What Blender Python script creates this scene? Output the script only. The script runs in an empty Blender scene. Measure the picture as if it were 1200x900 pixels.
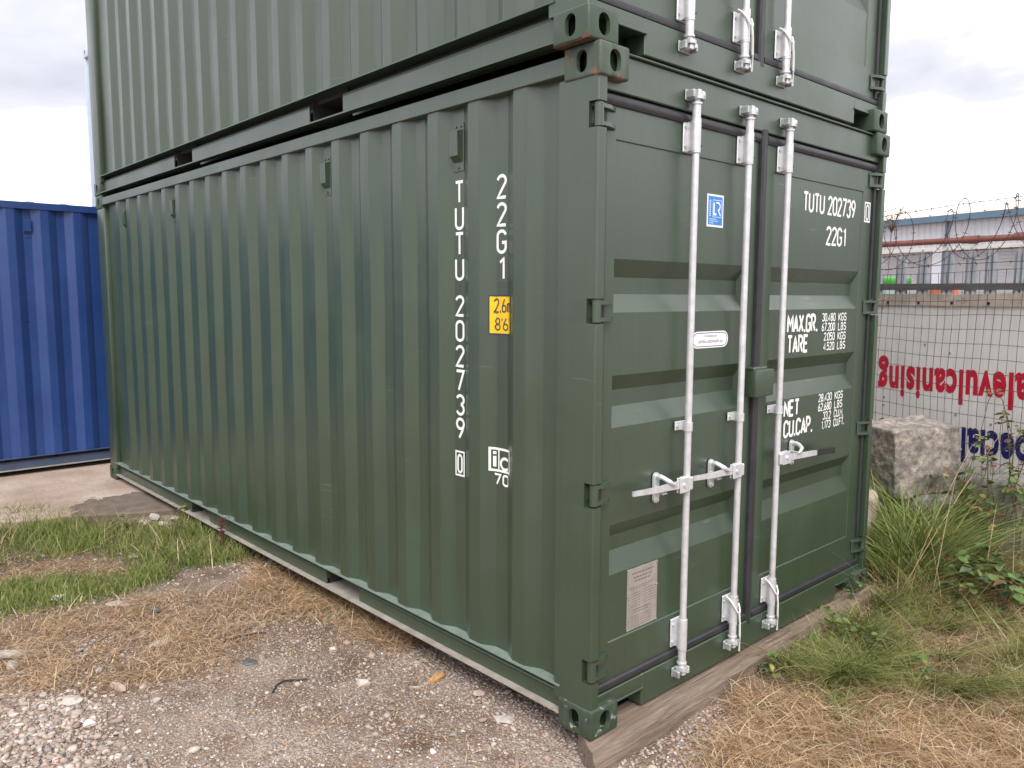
import bpy, bmesh, math, random
import numpy as np
from mathutils import Vector, Matrix, noise

random.seed(7)
RNG = np.random.default_rng(7)
sc = bpy.context.scene
COL = sc.collection

# ------------------------------------------------------------------ camera
CAM = Vector((1.89846, -2.15869, 1.69499))
RM = [[0.6763883, 0.7365403, 0.0026902], [0.0822905, -0.0719394, -0.9940085], [-0.7319338, 0.6725571, -0.1092693]]
FPX = 925.59
cd = bpy.data.cameras.new('camera')
cd.sensor_width = 36.0
cd.lens = FPX / 1200 * 36
cd.clip_start = 0.05
cd.clip_end = 3000
cam = bpy.data.objects.new('camera', cd)
COL.objects.link(cam)
r_, d_, f_ = (Vector(v) for v in RM)
cam.matrix_world = Matrix((
    (r_.x, -d_.x, -f_.x, CAM.x), (r_.y, -d_.y, -f_.y, CAM.y), (r_.z, -d_.z, -f_.z, CAM.z), (0, 0, 0, 1)))
sc.camera = cam

# ------------------------------------------------------------------ world: overcast sky
SUN_EL, SUN_AZ = math.radians(48), math.radians(-42)      # sun behind the camera (towards +x, -y)
w = bpy.data.worlds.new('World')
sc.world = w
w.use_nodes = True
nt = w.node_tree
nt.nodes.clear()


def wn(t, **k):
    n = nt.nodes.new(t)
    for a, b in k.items():
        setattr(n, a, b)
    return n


out = wn('ShaderNodeOutputWorld')
bg = wn('ShaderNodeBackground')
bg.inputs['Strength'].default_value = 0.1
sky = wn('ShaderNodeTexSky', sky_type='NISHITA', sun_disc=False)
sky.sun_elevation = SUN_EL
sky.sun_rotation = math.radians(90) - SUN_AZ
tc = wn('ShaderNodeTexCoord')
mp = wn('ShaderNodeMapping')
mp.inputs['Scale'].default_value = (1.0, 1.0, 2.4)
mp.inputs['Location'].default_value = (7.7, 2.9, 1.1)
mp.inputs['Rotation'].default_value = (0, 0, -0.13)
n1 = wn('ShaderNodeTexNoise')
n1.inputs['Scale'].default_value = 2.3
n1.inputs['Detail'].default_value = 7
n1.inputs['Roughness'].default_value = 0.52
n1.inputs['Distortion'].default_value = 0.25
rp = wn('ShaderNodeValToRGB')
rp.color_ramp.elements[0].position = 0.34
rp.color_ramp.elements[0].color = (4.3, 4.3, 4.8, 1)
rp.color_ramp.elements[1].position = 0.53
rp.color_ramp.elements[1].color = (10.5, 10.5, 10.6, 1)
e = rp.color_ramp.elements.new(0.44)
e.color = (5.6, 5.6, 6.1, 1)
mixc = wn('ShaderNodeMixRGB')
mixc.inputs['Fac'].default_value = 0.93
L = nt.links.new
L(tc.outputs['Generated'], mp.inputs['Vector'])
L(mp.outputs['Vector'], n1.inputs['Vector'])
L(n1.outputs['Fac'], rp.inputs['Fac'])
L(sky.outputs['Color'], mixc.inputs['Color1'])
L(rp.outputs['Color'], mixc.inputs['Color2'])
# overcast luminance: brighter towards the zenith, (1 + 2 sin h) / 3
sx = wn('ShaderNodeSeparateXYZ')
L(tc.outputs['Generated'], sx.inputs['Vector'])
mz = wn('ShaderNodeMapRange')
mz.inputs['From Min'].default_value = 0.0
mz.inputs['From Max'].default_value = 1.0
mz.inputs['To Min'].default_value = 0.66
mz.inputs['To Max'].default_value = 1.0
L(sx.outputs['Z'], mz.inputs['Value'])
vsc = wn('ShaderNodeVectorMath', operation='SCALE')
L(mixc.outputs['Color'], vsc.inputs[0])
L(mz.outputs['Result'], vsc.inputs['Scale'])
L(vsc.outputs['Vector'], bg.inputs['Color'])
L(bg.outputs['Background'], out.inputs['Surface'])

sd = bpy.data.lights.new('sun', 'SUN')
sd.energy = 1.4
sd.angle = math.radians(30)
sd.color = (1.0, 0.97, 0.92)
sun = bpy.data.objects.new('sun', sd)
COL.objects.link(sun)
sv = Vector((math.cos(SUN_EL) * math.cos(SUN_AZ), math.cos(SUN_EL) * math.sin(SUN_AZ), math.sin(SUN_EL)))
sun.rotation_euler = sv.to_track_quat('Z', 'Y').to_euler()
sun.location = (8, -8, 12)

sc.render.engine = 'CYCLES'
vs = sc.view_settings
vs.view_transform = 'Standard'
vs.look = 'None'
vs.exposure = 1.25
vs.gamma = 1.0
vs.use_curve_mapping = False


# ------------------------------------------------------------------ pixel -> place on a plane
def ray(u, v):
    a, b = (u - 600) / FPX, (v - 450) / FPX
    return r_ * a + d_ * b + f_


def onz(u, v, z=-0.09):
    d = ray(u, v)
    t = (z - CAM.z) / d.z
    return CAM + d * t


# ------------------------------------------------------------------ materials
def mat(name, col, rough=0.6, metal=0.0, var=0.15, scale=6.0, bump=0.0, bscale=40.0, streak=0.0,
        spots=None, spot_scale=30.0, spot_pos=0.68, spot_w=0.04, spec=0.5, coat=0.0, vcol=False, coords='world', transl=0.0,
        rvar=0.1, stretch=None, scuff=0.0):
    m = bpy.data.materials.new(name)
    m.use_nodes = True
    N = m.node_tree.nodes
    K = m.node_tree.links.new
    b = N['Principled BSDF']
    b.inputs['Roughness'].default_value = rough
    b.inputs['Metallic'].default_value = metal
    b.inputs['Specular IOR Level'].default_value = spec
    b.inputs['Coat Weight'].default_value = coat
    b.inputs['Coat Roughness'].default_value = 0.33
    if coords == 'world':
        src = N.new('ShaderNodeNewGeometry').outputs['Position']
    else:
        src = N.new('ShaderNodeTexCoord').outputs['Object']
    if stretch:
        ms = N.new('ShaderNodeMapping')
        ms.inputs['Scale'].default_value = stretch
        K(src, ms.inputs['Vector'])
        tex = ms.outputs['Vector']
    else:
        tex = src
    nz = N.new('ShaderNodeTexNoise')
    nz.inputs['Scale'].default_value = scale
    nz.inputs['Detail'].default_value = 6
    nz.inputs['Roughness'].default_value = 0.6
    K(tex, nz.inputs['Vector'])
    mr = N.new('ShaderNodeMapRange')
    mr.inputs['From Min'].default_value = 0.3
    mr.inputs['From Max'].default_value = 0.7
    mr.inputs['To Min'].default_value = 1 - var
    mr.inputs['To Max'].default_value = 1 + var
    K(nz.outputs['Fac'], mr.inputs['Value'])
    fac = mr.outputs['Result']
    if streak:
        mp_ = N.new('ShaderNodeMapping')
        mp_.inputs['Scale'].default_value = (22, 22, 0.7)
        K(src, mp_.inputs['Vector'])
        n2 = N.new('ShaderNodeTexNoise')
        n2.inputs['Scale'].default_value = 1.6
        n2.inputs['Detail'].default_value = 5
        K(mp_.outputs['Vector'], n2.inputs['Vector'])
        m2 = N.new('ShaderNodeMapRange')
        m2.inputs['From Min'].default_value = 0.3
        m2.inputs['From Max'].default_value = 0.7
        m2.inputs['To Min'].default_value = 1 - streak
        m2.inputs['To Max'].default_value = 1 + streak
        K(n2.outputs['Fac'], m2.inputs['Value'])
        mu = N.new('ShaderNodeMath')
        mu.operation = 'MULTIPLY'
        K(fac, mu.inputs[0])
        K(m2.outputs['Result'], mu.inputs[1])
        fac = mu.outputs[0]
    vm = N.new('ShaderNodeVectorMath')
    vm.operation = 'SCALE'
    if vcol:
        at = N.new('ShaderNodeAttribute')
        at.attribute_name = 'Col'
        K(at.outputs['Color'], vm.inputs[0])
    else:
        vm.inputs[0].default_value = col
    K(fac, vm.inputs['Scale'])
    colout = vm.outputs['Vector']
    if spots:
        n3 = N.new('ShaderNodeTexNoise')
        n3.inputs['Scale'].default_value = spot_scale
        n3.inputs['Detail'].default_value = 4
        n3.inputs['Roughness'].default_value = 0.65
        K(src, n3.inputs['Vector'])
        rr = N.new('ShaderNodeMapRange')
        rr.inputs['From Min'].default_value = spot_pos
        rr.inputs['From Max'].default_value = spot_pos + spot_w
        K(n3.outputs['Fac'], rr.inputs['Value'])
        mx = N.new('ShaderNodeMixRGB')
        K(rr.outputs['Result'], mx.inputs['Fac'])
        K(colout, mx.inputs['Color1'])
        mx.inputs['Color2'].default_value = (*spots, 1)
        colout = mx.outputs['Color']
    if scuff:
        # thin level scrapes and rubbed marks, only in some places
        ms2 = N.new('ShaderNodeMapping')
        ms2.inputs['Scale'].default_value = (5, 5, 120)
        ms2.inputs['Rotation'].default_value = (0.05, 0.06, 0)
        K(src, ms2.inputs['Vector'])
        na = N.new('ShaderNodeTexNoise')
        na.inputs['Scale'].default_value = 1.0
        na.inputs['Detail'].default_value = 3
        K(ms2.outputs['Vector'], na.inputs['Vector'])
        ra = N.new('ShaderNodeMapRange')
        ra.inputs['From Min'].default_value = 0.66
        ra.inputs['From Max'].default_value = 0.70
        K(na.outputs['Fac'], ra.inputs['Value'])
        nb_ = N.new('ShaderNodeTexNoise')
        nb_.inputs['Scale'].default_value = 2.6
        nb_.inputs['Detail'].default_value = 3
        K(src, nb_.inputs['Vector'])
        rb_ = N.new('ShaderNodeMapRange')
        rb_.inputs['From Min'].default_value = 0.56
        rb_.inputs['From Max'].default_value = 0.66
        rb_.inputs['To Max'].default_value = scuff
        K(nb_.outputs['Fac'], rb_.inputs['Value'])
        mm = N.new('ShaderNodeMath')
        mm.operation = 'MULTIPLY'
        K(ra.outputs['Result'], mm.inputs[0])
        K(rb_.outputs['Result'], mm.inputs[1])
        mx2 = N.new('ShaderNodeMixRGB')
        K(mm.outputs[0], mx2.inputs['Fac'])
        K(colout, mx2.inputs['Color1'])
        mx2.inputs['Color2'].default_value = (0.13, 0.18, 0.14, 1)
        colout = mx2.outputs['Color']
    K(colout, b.inputs['Base Color'])
    if rvar:
        m4 = N.new('ShaderNodeMapRange')
        m4.inputs['From Min'].default_value = 0.3
        m4.inputs['From Max'].default_value = 0.7
        m4.inputs['To Min'].default_value = max(0.05, rough - rvar)
        m4.inputs['To Max'].default_value = min(1, rough + rvar)
        K(nz.outputs['Fac'], m4.inputs['Value'])
        K(m4.outputs['Result'], b.inputs['Roughness'])
    if bump:
        nb = N.new('ShaderNodeTexNoise')
        nb.inputs['Scale'].default_value = bscale
        nb.inputs['Detail'].default_value = 6
        nb.inputs['Roughness'].default_value = 0.65
        K(tex, nb.inputs['Vector'])
        bp = N.new('ShaderNodeBump')
        bp.inputs['Strength'].default_value = bump
        bp.inputs['Distance'].default_value = 0.01
        K(nb.outputs['Fac'], bp.inputs['Height'])
        K(bp.outputs['Normal'], b.inputs['Normal'])
    if transl:
        b.inputs['Subsurface Weight'].default_value = 0.0
        tr = N.new('ShaderNodeBsdfTranslucent')
        K(colout, tr.inputs['Color'])
        ms_ = N.new('ShaderNodeMixShader')
        ms_.inputs['Fac'].default_value = transl
        K(b.outputs['BSDF'], ms_.inputs[1])
        K(tr.outputs['BSDF'], ms_.inputs[2])
        K(ms_.outputs['Shader'], N['Material Output'].inputs['Surface'])
    return m


GREEN = (0.0265, 0.050, 0.0265)
M = {}
M['green'] = mat('green_paint', GREEN, 0.42, var=0.07, scale=2.2, streak=0.07, bump=0.16, bscale=4.5, spots=(0.16, 0.26, 0.20),
                 spot_scale=210, spot_pos=0.80, spot_w=0.02, spec=0.85, coat=0.5, scuff=0.5)
M['green_cast'] = mat('green_casting_paint', (0.036, 0.060, 0.036), 0.45, var=0.14, scale=14, bump=0.12, bscale=60,
                      spots=(0.30, 0.36, 0.30), spot_scale=22, spot_pos=0.69, spot_w=0.05, spec=0.6)
M['green_worn'] = mat('green_rusty_paint', (0.06, 0.085, 0.06), 0.55, var=0.2, scale=14, bump=0.15, bscale=60, streak=0.25,
                      spots=(0.24, 0.115, 0.06), spot_scale=16, spot_pos=0.57, spot_w=0.14)
M['green_scuffed'] = mat('scuffed_green_paint', (0.038, 0.058, 0.036), 0.6, var=0.25, scale=18, bump=0.2, bscale=60, streak=0.2,
                         spots=(0.30, 0.32, 0.28), spot_scale=26, spot_pos=0.60, spot_w=0.06)
M['rust'] = mat('rust', (0.12, 0.055, 0.032), 0.85, var=0.4, scale=25, bump=0.3, bscale=90)
M['green_sill'] = mat('green_ledge_paint', (0.17, 0.21, 0.18), 0.55, var=0.15, scale=12)
M['dust'] = mat('dusty_flange', (0.30, 0.27, 0.235), 0.8, var=0.2, scale=16, bump=0.1)
M['blue'] = mat('blue_paint', (0.017, 0.050, 0.185), 0.36, var=0.10, scale=2.0, streak=0.08, bump=0.05, bscale=7, spec=0.5, coat=0.2)
M['blue_rail'] = mat('dusty_blue_paint', (0.055, 0.075, 0.13), 0.55, var=0.2, scale=5)
M['blue_cast'] = mat('blue_casting_paint', (0.03, 0.06, 0.17), 0.5, var=0.2, scale=14)
M['pale'] = mat('pale_blue_paint', (0.46, 0.52, 0.62), 0.45, var=0.06, scale=3, streak=0.05)
M['galv'] = mat('galvanised_steel', (0.64, 0.64, 0.66), 0.38, metal=0.4, var=0.11, scale=26, streak=0.05, bump=0.04, bscale=120)
M['galv_dark'] = mat('weathered_galvanised_steel', (0.36, 0.38, 0.37), 0.5, metal=0.4, var=0.25, scale=40, bump=0.1, bscale=90)
M['rubber'] = mat('rubber', (0.026, 0.025, 0.029), 0.42, var=0.25, scale=9, streak=0.15, bump=0.06, bscale=50)
M['black'] = mat('black_plastic', (0.018, 0.018, 0.018), 0.5)
M['white_paint'] = mat('white_paint', (0.82, 0.82, 0.80), 0.5, var=0.05, scale=20)
M['cord'] = mat('white_cord', (0.72, 0.70, 0.66), 0.8, var=0.1, bump=0.2, bscale=200)
M['yellow'] = mat('yellow_label', (0.80, 0.50, 0.01), 0.4, var=0.05)
M['sticker_white'] = mat('white_sticker', (0.80, 0.80, 0.83), 0.35, var=0.03)
M['sticker_blue'] = mat('blue_sticker', (0.035, 0.20, 0.60), 0.35, var=0.05)
M['sticker_pale'] = mat('pale_print', (0.50, 0.68, 0.86), 0.4, var=0.05)
M['ink'] = mat('ink', (0.04, 0.035, 0.07), 0.6, var=0.1)
M['plate'] = mat('etched_plate', (0.34, 0.31, 0.285), 0.5, metal=0.25, var=0.12, scale=30, streak=0.1)
M['ink_grey'] = mat('grey_print', (0.16, 0.13, 0.12), 0.6, var=0.2)
M['floor'] = mat('floor_and_pocket_shade', (0.03, 0.03, 0.028), 0.9)  # near-black floor; also paints shade onto fork pocket sides and cross members
M['timber'] = mat('weathered_timber', (0.20, 0.148, 0.112), 0.85, var=0.42, scale=3.0, bump=0.7, bscale=6, stretch=(22, 1.3, 22), coords='object',
                  spots=(0.07, 0.05, 0.04), spot_scale=11, spot_pos=0.66, spot_w=0.08)
M['stone'] = mat('rough_granite', (0.31, 0.27, 0.235), 0.9, var=0.55, scale=26, bump=1.0, bscale=45, spots=(0.15, 0.135, 0.125), spot_scale=9,
                 spot_pos=0.46, spot_w=0.22)
M['stone_tan'] = mat('tan_stone', (0.37, 0.30, 0.23), 0.9, var=0.3, scale=10, bump=0.6, bscale=40)
M['stone_grey'] = mat('streaked_concrete', (0.29, 0.27, 0.25), 0.9, var=0.3, scale=8, bump=0.5, bscale=40, streak=0.3)
M['board'] = mat('white_board', (0.80, 0.765, 0.75), 0.45, var=0.06, scale=3, streak=0.06)
M['red'] = mat('red_lettering', (0.60, 0.006, 0.035), 0.45, var=0.05)
M['navy'] = mat('navy_lettering', (0.012, 0.014, 0.13), 0.45, var=0.05)
M['plank'] = mat('weathered_plank', (0.52, 0.44, 0.38), 0.9, var=0.3, scale=7, bump=0.4, bscale=30, spots=(0.27, 0.16, 0.10), spot_scale=6,
                 spot_pos=0.56, spot_w=0.12)
M['wire'] = mat('rusty_wire', (0.085, 0.06, 0.065), 0.7, metal=0.3, var=0.3, scale=20)
M['barb'] = mat('dark_rusty_wire', (0.075, 0.042, 0.038), 0.75, metal=0.2, var=0.4, scale=15)
M['palisade'] = mat('galvanised_pale', (0.27, 0.29, 0.32), 0.5, metal=0.35, var=0.18, scale=8, streak=0.12)
M['darkrail'] = mat('dark_steel_rail', (0.045, 0.04, 0.042), 0.7, var=0.3, scale=8)
M['clad'] = mat('pale_cladding', (0.62, 0.64, 0.70), 0.5, var=0.05, scale=0.6, streak=0.05)
M['clad_grey'] = mat('grey_shutter', (0.38, 0.38, 0.40), 0.5, var=0.08, scale=1.0)
M['eave'] = mat('blue_grey_trim', (0.10, 0.17, 0.24), 0.5, var=0.1, scale=2)
M['roof'] = mat('stained_roof', (0.60, 0.53, 0.48), 0.7, var=0.18, scale=0.7)
M['pipe'] = mat('rusty_pipe', (0.16, 0.055, 0.042), 0.6, var=0.3, scale=3)
M['mach_green'] = mat('green_machine_paint', (0.04, 0.26, 0.03), 0.4, var=0.08)
M['glass'] = mat('cab_glass', (0.30, 0.40, 0.40), 0.1, var=0.02, rvar=0)
M['tyre'] = mat('tyre_rubber', (0.02, 0.02, 0.02), 0.85, var=0.2)
M['orange'] = mat('orange_plastic', (0.50, 0.13, 0.06), 0.5, var=0.08)
M['crate'] = mat('grey_crate', (0.30, 0.29, 0.28), 0.7, var=0.15)
M['veg'] = mat('grass_blade', (0, 0, 0), 0.6, var=0.12, scale=4, vcol=True, transl=0.25, spec=0.3)
M['leaf'] = mat('leaf', (0.13, 0.20, 0.055), 0.5, var=0.35, scale=18, transl=0.2, bump=0.1, spec=0.4)
M['leaf_dark'] = mat('dark_leaf', (0.07, 0.115, 0.045), 0.45, var=0.3, scale=18, transl=0.15)
M['leaf_yellow'] = mat('yellowing_leaf', (0.36, 0.31, 0.07), 0.6, var=0.3, scale=18, transl=0.2)
M['leaf_brown'] = mat('withered_leaf', (0.16, 0.075, 0.04), 0.7, var=0.3, scale=18, transl=0.1)
M['stem'] = mat('stem', (0.12, 0.085, 0.05), 0.7, var=0.3)
M['dry_stem'] = mat('dry_stalk', (0.36, 0.27, 0.15), 0.8, var=0.25)
M['dock'] = mat('red_brown_seed', (0.10, 0.03, 0.02), 0.8, var=0.4, scale=30)
M['gravel'] = mat('gravel_stone', (0, 0, 0), 0.85, var=0.22, scale=60, vcol=True, bump=0.3, bscale=150)
M['slate'] = mat('dark_slate', (0.085, 0.09, 0.10), 0.6, var=0.3, scale=25, bump=0.3, bscale=60)
M['pstone'] = mat('pale_stone', (0.44, 0.39, 0.35), 0.85, var=0.3, scale=30, bump=0.4, bscale=80)
M['pinkstone'] = mat('pink_stone', (0.40, 0.29, 0.25), 0.85, var=0.25, scale=30, bump=0.4, bscale=80)
M['paper'] = mat('paper', (0.75, 0.74, 0.72), 0.8, var=0.1)
M['plastic_blue'] = mat('pale_blue_litter', (0.38, 0.58, 0.66), 0.4, var=0.15)
M['plastic_lilac'] = mat('pale_lilac_litter', (0.52, 0.47, 0.55), 0.4, var=0.15)
M['splint'] = mat('fresh_wood', (0.50, 0.27, 0.11), 0.8, var=0.3, scale=40, bump=0.5, bscale=80)
M['chip'] = mat('grey_wood_chip', (0.30, 0.22, 0.17), 0.9, var=0.3, scale=30, bump=0.5)
M['leaf_litter'] = mat('dead_leaf', (0.30, 0.21, 0.15), 0.8, var=0.3, scale=30)
M['red_bit'] = mat('red_plastic', (0.50, 0.05, 0.04), 0.5)


# ------------------------------------------------------------------ helpers
class MB:
    """collects shapes; build() links them as ONE mesh object"""
    def __init__(s):
        s.v, s.f = [], []

    def add(s, vs_, fs_):
        o = len(s.v)
        s.v += [tuple(p) for p in vs_]
        s.f += [tuple(i + o for i in f) for f in fs_]
        return s

    def box(s, x0, x1, y0, y1, z0, z1, bev=0.0, seg=1):
        if bev <= 0:
            vs_ = [(x, y, z) for z in (z0, z1) for y in (y0, y1) for x in (x0, x1)]
            return s.add(vs_, [(0, 2, 3, 1), (4, 5, 7, 6), (0, 1, 5, 4), (2, 6, 7, 3), (0, 4, 6, 2), (1, 3, 7, 5)])
        bm = bmesh.new()
        bmesh.ops.create_cube(bm, size=1)
        for q in bm.verts:
            q.co = Vector(((x0 + x1) / 2 + q.co.x * (x1 - x0), (y0 + y1) / 2 + q.co.y * (y1 - y0), (z0 + z1) / 2 + q.co.z * (z1 - z0)))
        bmesh.ops.bevel(bm, geom=list(bm.edges), offset=bev, segments=seg, affect='EDGES', profile=0.5)
        return s.bm(bm)

    def bm(s, bm):
        bm.verts.index_update()
        s.add([q.co[:] for q in bm.verts], [[q.index for q in f.verts] for f in bm.faces])
        bm.free()
        return s

    def prism(s, poly, ax, a, b):
        """poly in the two other axes (cyclic order), extruded along ax from a to b"""
        n = len(poly)

        def P(p, t):
            return {0: (t, p[0], p[1]), 1: (p[0], t, p[1]), 2: (p[0], p[1], t)}[ax]
        vs_ = [P(p, a) for p in poly] + [P(p, b) for p in poly]
        fs_ = [tuple(range(n))[::-1], tuple(range(n, 2 * n))] + [(i, (i + 1) % n, n + (i + 1) % n, n + i) for i in range(n)]
        return s.add(vs_, fs_)

    def tube(s, pts, r, n=8, cap=True):
        pts = [Vector(p) for p in pts]
        rs = r if isinstance(r, (list, tuple)) else [r] * len(pts)
        rings = []
        up = Vector((0, 0, 1))
        for i, p in enumerate(pts):
            t = (pts[min(i + 1, len(pts) - 1)] - pts[max(i - 1, 0)]).normalized()
            a = t.cross(up)
            if a.length < 1e-3:
                a = t.cross(Vector((1, 0, 0)))
            a.normalize()
            b = t.cross(a)
            rings.append([p + (a * math.cos(2 * math.pi * k / n) + b * math.sin(2 * math.pi * k / n)) * rs[i] for k in range(n)])
        vs_ = [q for rg in rings for q in rg]
        fs_ = []
        for i in range(len(pts) - 1):
            for k in range(n):
                fs_.append((i * n + k, i * n + (k + 1) % n, (i + 1) * n + (k + 1) % n, (i + 1) * n + k))
        if cap:
            fs_.append(tuple(range(n))[::-1])
            fs_.append(tuple(range((len(pts) - 1) * n, len(pts) * n)))
        return s.add(vs_, fs_)

    def cyl(s, x, y, z0, z1, r, n=16):
        return s.tube([(x, y, z0), (x, y, z1)], r, n)

    def build(s, name, m, parent=None, smooth=False, angle=35):
        me = bpy.data.meshes.new(name)
        me.from_pydata(s.v, [], s.f)
        me.materials.append(M[m] if isinstance(m, str) else m)
        bm = bmesh.new()
        bm.from_mesh(me)
        bmesh.ops.recalc_face_normals(bm, faces=bm.faces)
        bm.to_mesh(me)
        bm.free()
        if smooth:
            me.polygons.foreach_set('use_smooth', [True] * len(me.polygons))
            try:
                me.set_sharp_from_angle(angle=math.radians(angle))
            except Exception:
                pass
        return link(name, me, parent)


def link(name, me, parent=None):
    o = bpy.data.objects.new(name, me)
    COL.objects.link(o)
    if parent is not None:
        o.parent = parent
    return o


def thing(name, label, cat, loc=(0, 0, 0), rz=0.0, group=None):
    o = bpy.data.objects.new(name, None)
    o.empty_display_size = 0.2
    COL.objects.link(o)
    o.location = loc
    o.rotation_euler = (0, 0, rz)
    return tag(o, label, cat, group)


def tag(o, label, cat, group=None, kind=None):
    o['label'] = label
    if cat:
        o['category'] = cat
    if group:
        o['group'] = group
    if kind:
        o['kind'] = kind
    return o


def struct(o, label=None):
    o['kind'] = 'structure'
    if label:
        o['label'] = label
    return o


def np_mesh(name, V, F, m, cols=None, parent=None, smooth=False):
    V = np.asarray(V, np.float32)
    F = np.asarray(F, np.int32)
    me = bpy.data.meshes.new(name)
    k = F.shape[1]
    me.vertices.add(len(V))
    me.vertices.foreach_set('co', V.ravel())
    me.loops.add(F.size)
    me.loops.foreach_set('vertex_index', F.ravel())
    me.polygons.add(len(F))
    me.polygons.foreach_set('loop_start', np.arange(0, F.size, k, dtype=np.int32))
    me.polygons.foreach_set('loop_total', np.full(len(F), k, np.int32))
    me.update(calc_edges=True)
    me.validate()
    if cols is not None:
        at = me.attributes.new('Col', 'FLOAT_COLOR', 'POINT')
        C4 = np.ones((len(V), 4), np.float32)
        C4[:, :3] = cols
        at.data.foreach_set('color', C4.ravel())
    me.materials.append(M[m])
    if smooth:
        me.polygons.foreach_set('use_smooth', [True] * len(me.polygons))
    return link(name, me, parent)


# ------------------------------------------------------------------ stroke lettering (narrow stencil-like capitals)
def arc(cx, cy, rx, ry, a0, a1, n=9):
    return [(cx + rx * math.cos(math.radians(a0 + (a1 - a0) * i / n)), cy + ry * math.sin(math.radians(a0 + (a1 - a0) * i / n))) for i in range(n + 1)]


W_ = 0.46
h_ = W_ / 2
OVAL = arc(h_, 1 - h_, h_, h_, 0, 180) + arc(h_, h_, h_, h_, 180, 360) + [(W_, 1 - h_)]
GL = {
    'T': [[(0, 1), (W_, 1)], [(h_, 1), (h_, 0)]],
    'U': [[(0, 1), (0, h_)] + arc(h_, h_, h_, h_, 180, 360) + [(W_, 1)]],
    '0': [OVAL], 'O': [OVAL],
    '1': [[(0.08, 0.82), (0.26, 1), (0.26, 0)]],
    '2': [arc(h_, 1 - h_, h_, h_, 170, -25) + [(0, 0), (W_, 0)]],
    '3': [arc(h_, 0.765, h_, 0.235, 160, -80), arc(h_, 0.265, h_, 0.265, 80, -160)],
    '4': [[(0.34, 0), (0.34, 1), (0, 0.26), (W_, 0.26)]],
    '5': [[(0.42, 1), (0.06, 1), (0.03, 0.56)] + arc(h_, 0.31, h_, 0.31, 125, -150, 12)],
    '6': [arc(h_, 0.26, h_, 0.26, 0, 360, 14), [(0.005, 0.3), (0.10, 0.62), (0.30, 1)]],
    '7': [[(0, 1), (W_, 1), (0.14, 0)]],
    '8': [arc(h_, 0.75, 0.2, 0.25, 0, 360, 14), arc(h_, 0.25, h_, 0.25, 0, 360, 14)],
    '9': [arc(h_, 0.74, h_, 0.26, 0, 360, 14), [(W_, 0.70), (0.36, 0.38), (0.16, 0)]],
    'G': [arc(h_, 1 - h_, h_, h_, 10, 180) + arc(h_, h_, h_, h_, 180, 360) + [(W_, 0.46), (0.25, 0.46)]],
    'C': [arc(h_, 1 - h_, h_, h_, 0, 180) + arc(h_, h_, h_, h_, 180, 360)],
    'M': [[(0, 0), (0, 1), (0.28, 0.4), (0.56, 1), (0.56, 0)]],
    'A': [[(0, 0), (h_, 1), (W_, 0)], [(0.07, 0.28), (0.39, 0.28)]],
    'X': [[(0, 0), (W_, 1)], [(0, 1), (W_, 0)]],
    'R': [[(0, 0), (0, 1), (0.22, 1)] + arc(0.22, 0.74, 0.22, 0.26, 90, -90) + [(0, 0.48)], [(0.22, 0.48), (W_, 0)]],
    'P': [[(0, 0), (0, 1), (0.22, 1)] + arc(0.22, 0.74, 0.22, 0.26, 90, -90) + [(0, 0.48)]],
    'B': [[(0, 0), (0, 1), (0.2, 1)] + arc(0.2, 0.76, 0.2, 0.24, 90, -90) + [(0, 0.52)], [(0.2, 0.52)] + arc(0.2, 0.26, 0.24, 0.26, 90, -90) + [(0, 0)]],
    'E': [[(0.42, 1), (0, 1), (0, 0), (0.42, 0)], [(0, 0.52), (0.36, 0.52)]],
    'F': [[(0.42, 1), (0, 1), (0, 0)], [(0, 0.52), (0.36, 0.52)]],
    'K': [[(0, 0), (0, 1)], [(W_, 1), (0.03, 0.42)], [(0.12, 0.53), (W_, 0)]],
    'L': [[(0, 1), (0, 0), (0.40, 0)]],
    'N': [[(0, 0), (0, 1), (W_, 0), (W_, 1)]],
    'S': [arc(h_, 0.76, h_, 0.24, 20, 270) + arc(h_, 0.26, h_, 0.26, 90, -160)],
    '.': [[(0.05, -0.06), (0.05, 0.11)]], "'": [[(0.03, 1), (0.02, 0.78)]], '-': [[(0.05, 0.5), (0.35, 0.5)]],
    'i': [[(0.05, 0), (0.05, 0.68)], [(0.05, 0.84), (0.05, 0.98)]],
    'c': [arc(0.24, 0.34, 0.24, 0.34, 45, 315, 14)],
    'm': [[(0, 0), (0, 0.66)], [(0, 0.5)] + arc(0.14, 0.52, 0.14, 0.14, 150, 0, 5) + [(0.28, 0)], [(0.28, 0.5)] + arc(0.42, 0.52, 0.14, 0.14, 150, 0, 5) + [(0.56, 0)]],
}
ADV = {'.': 0.24, "'": 0.16, ' ': 0.34, '1': 0.46, 'M': 0.72, 'i': 0.24, 'm': 0.72, '-': 0.5}


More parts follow.
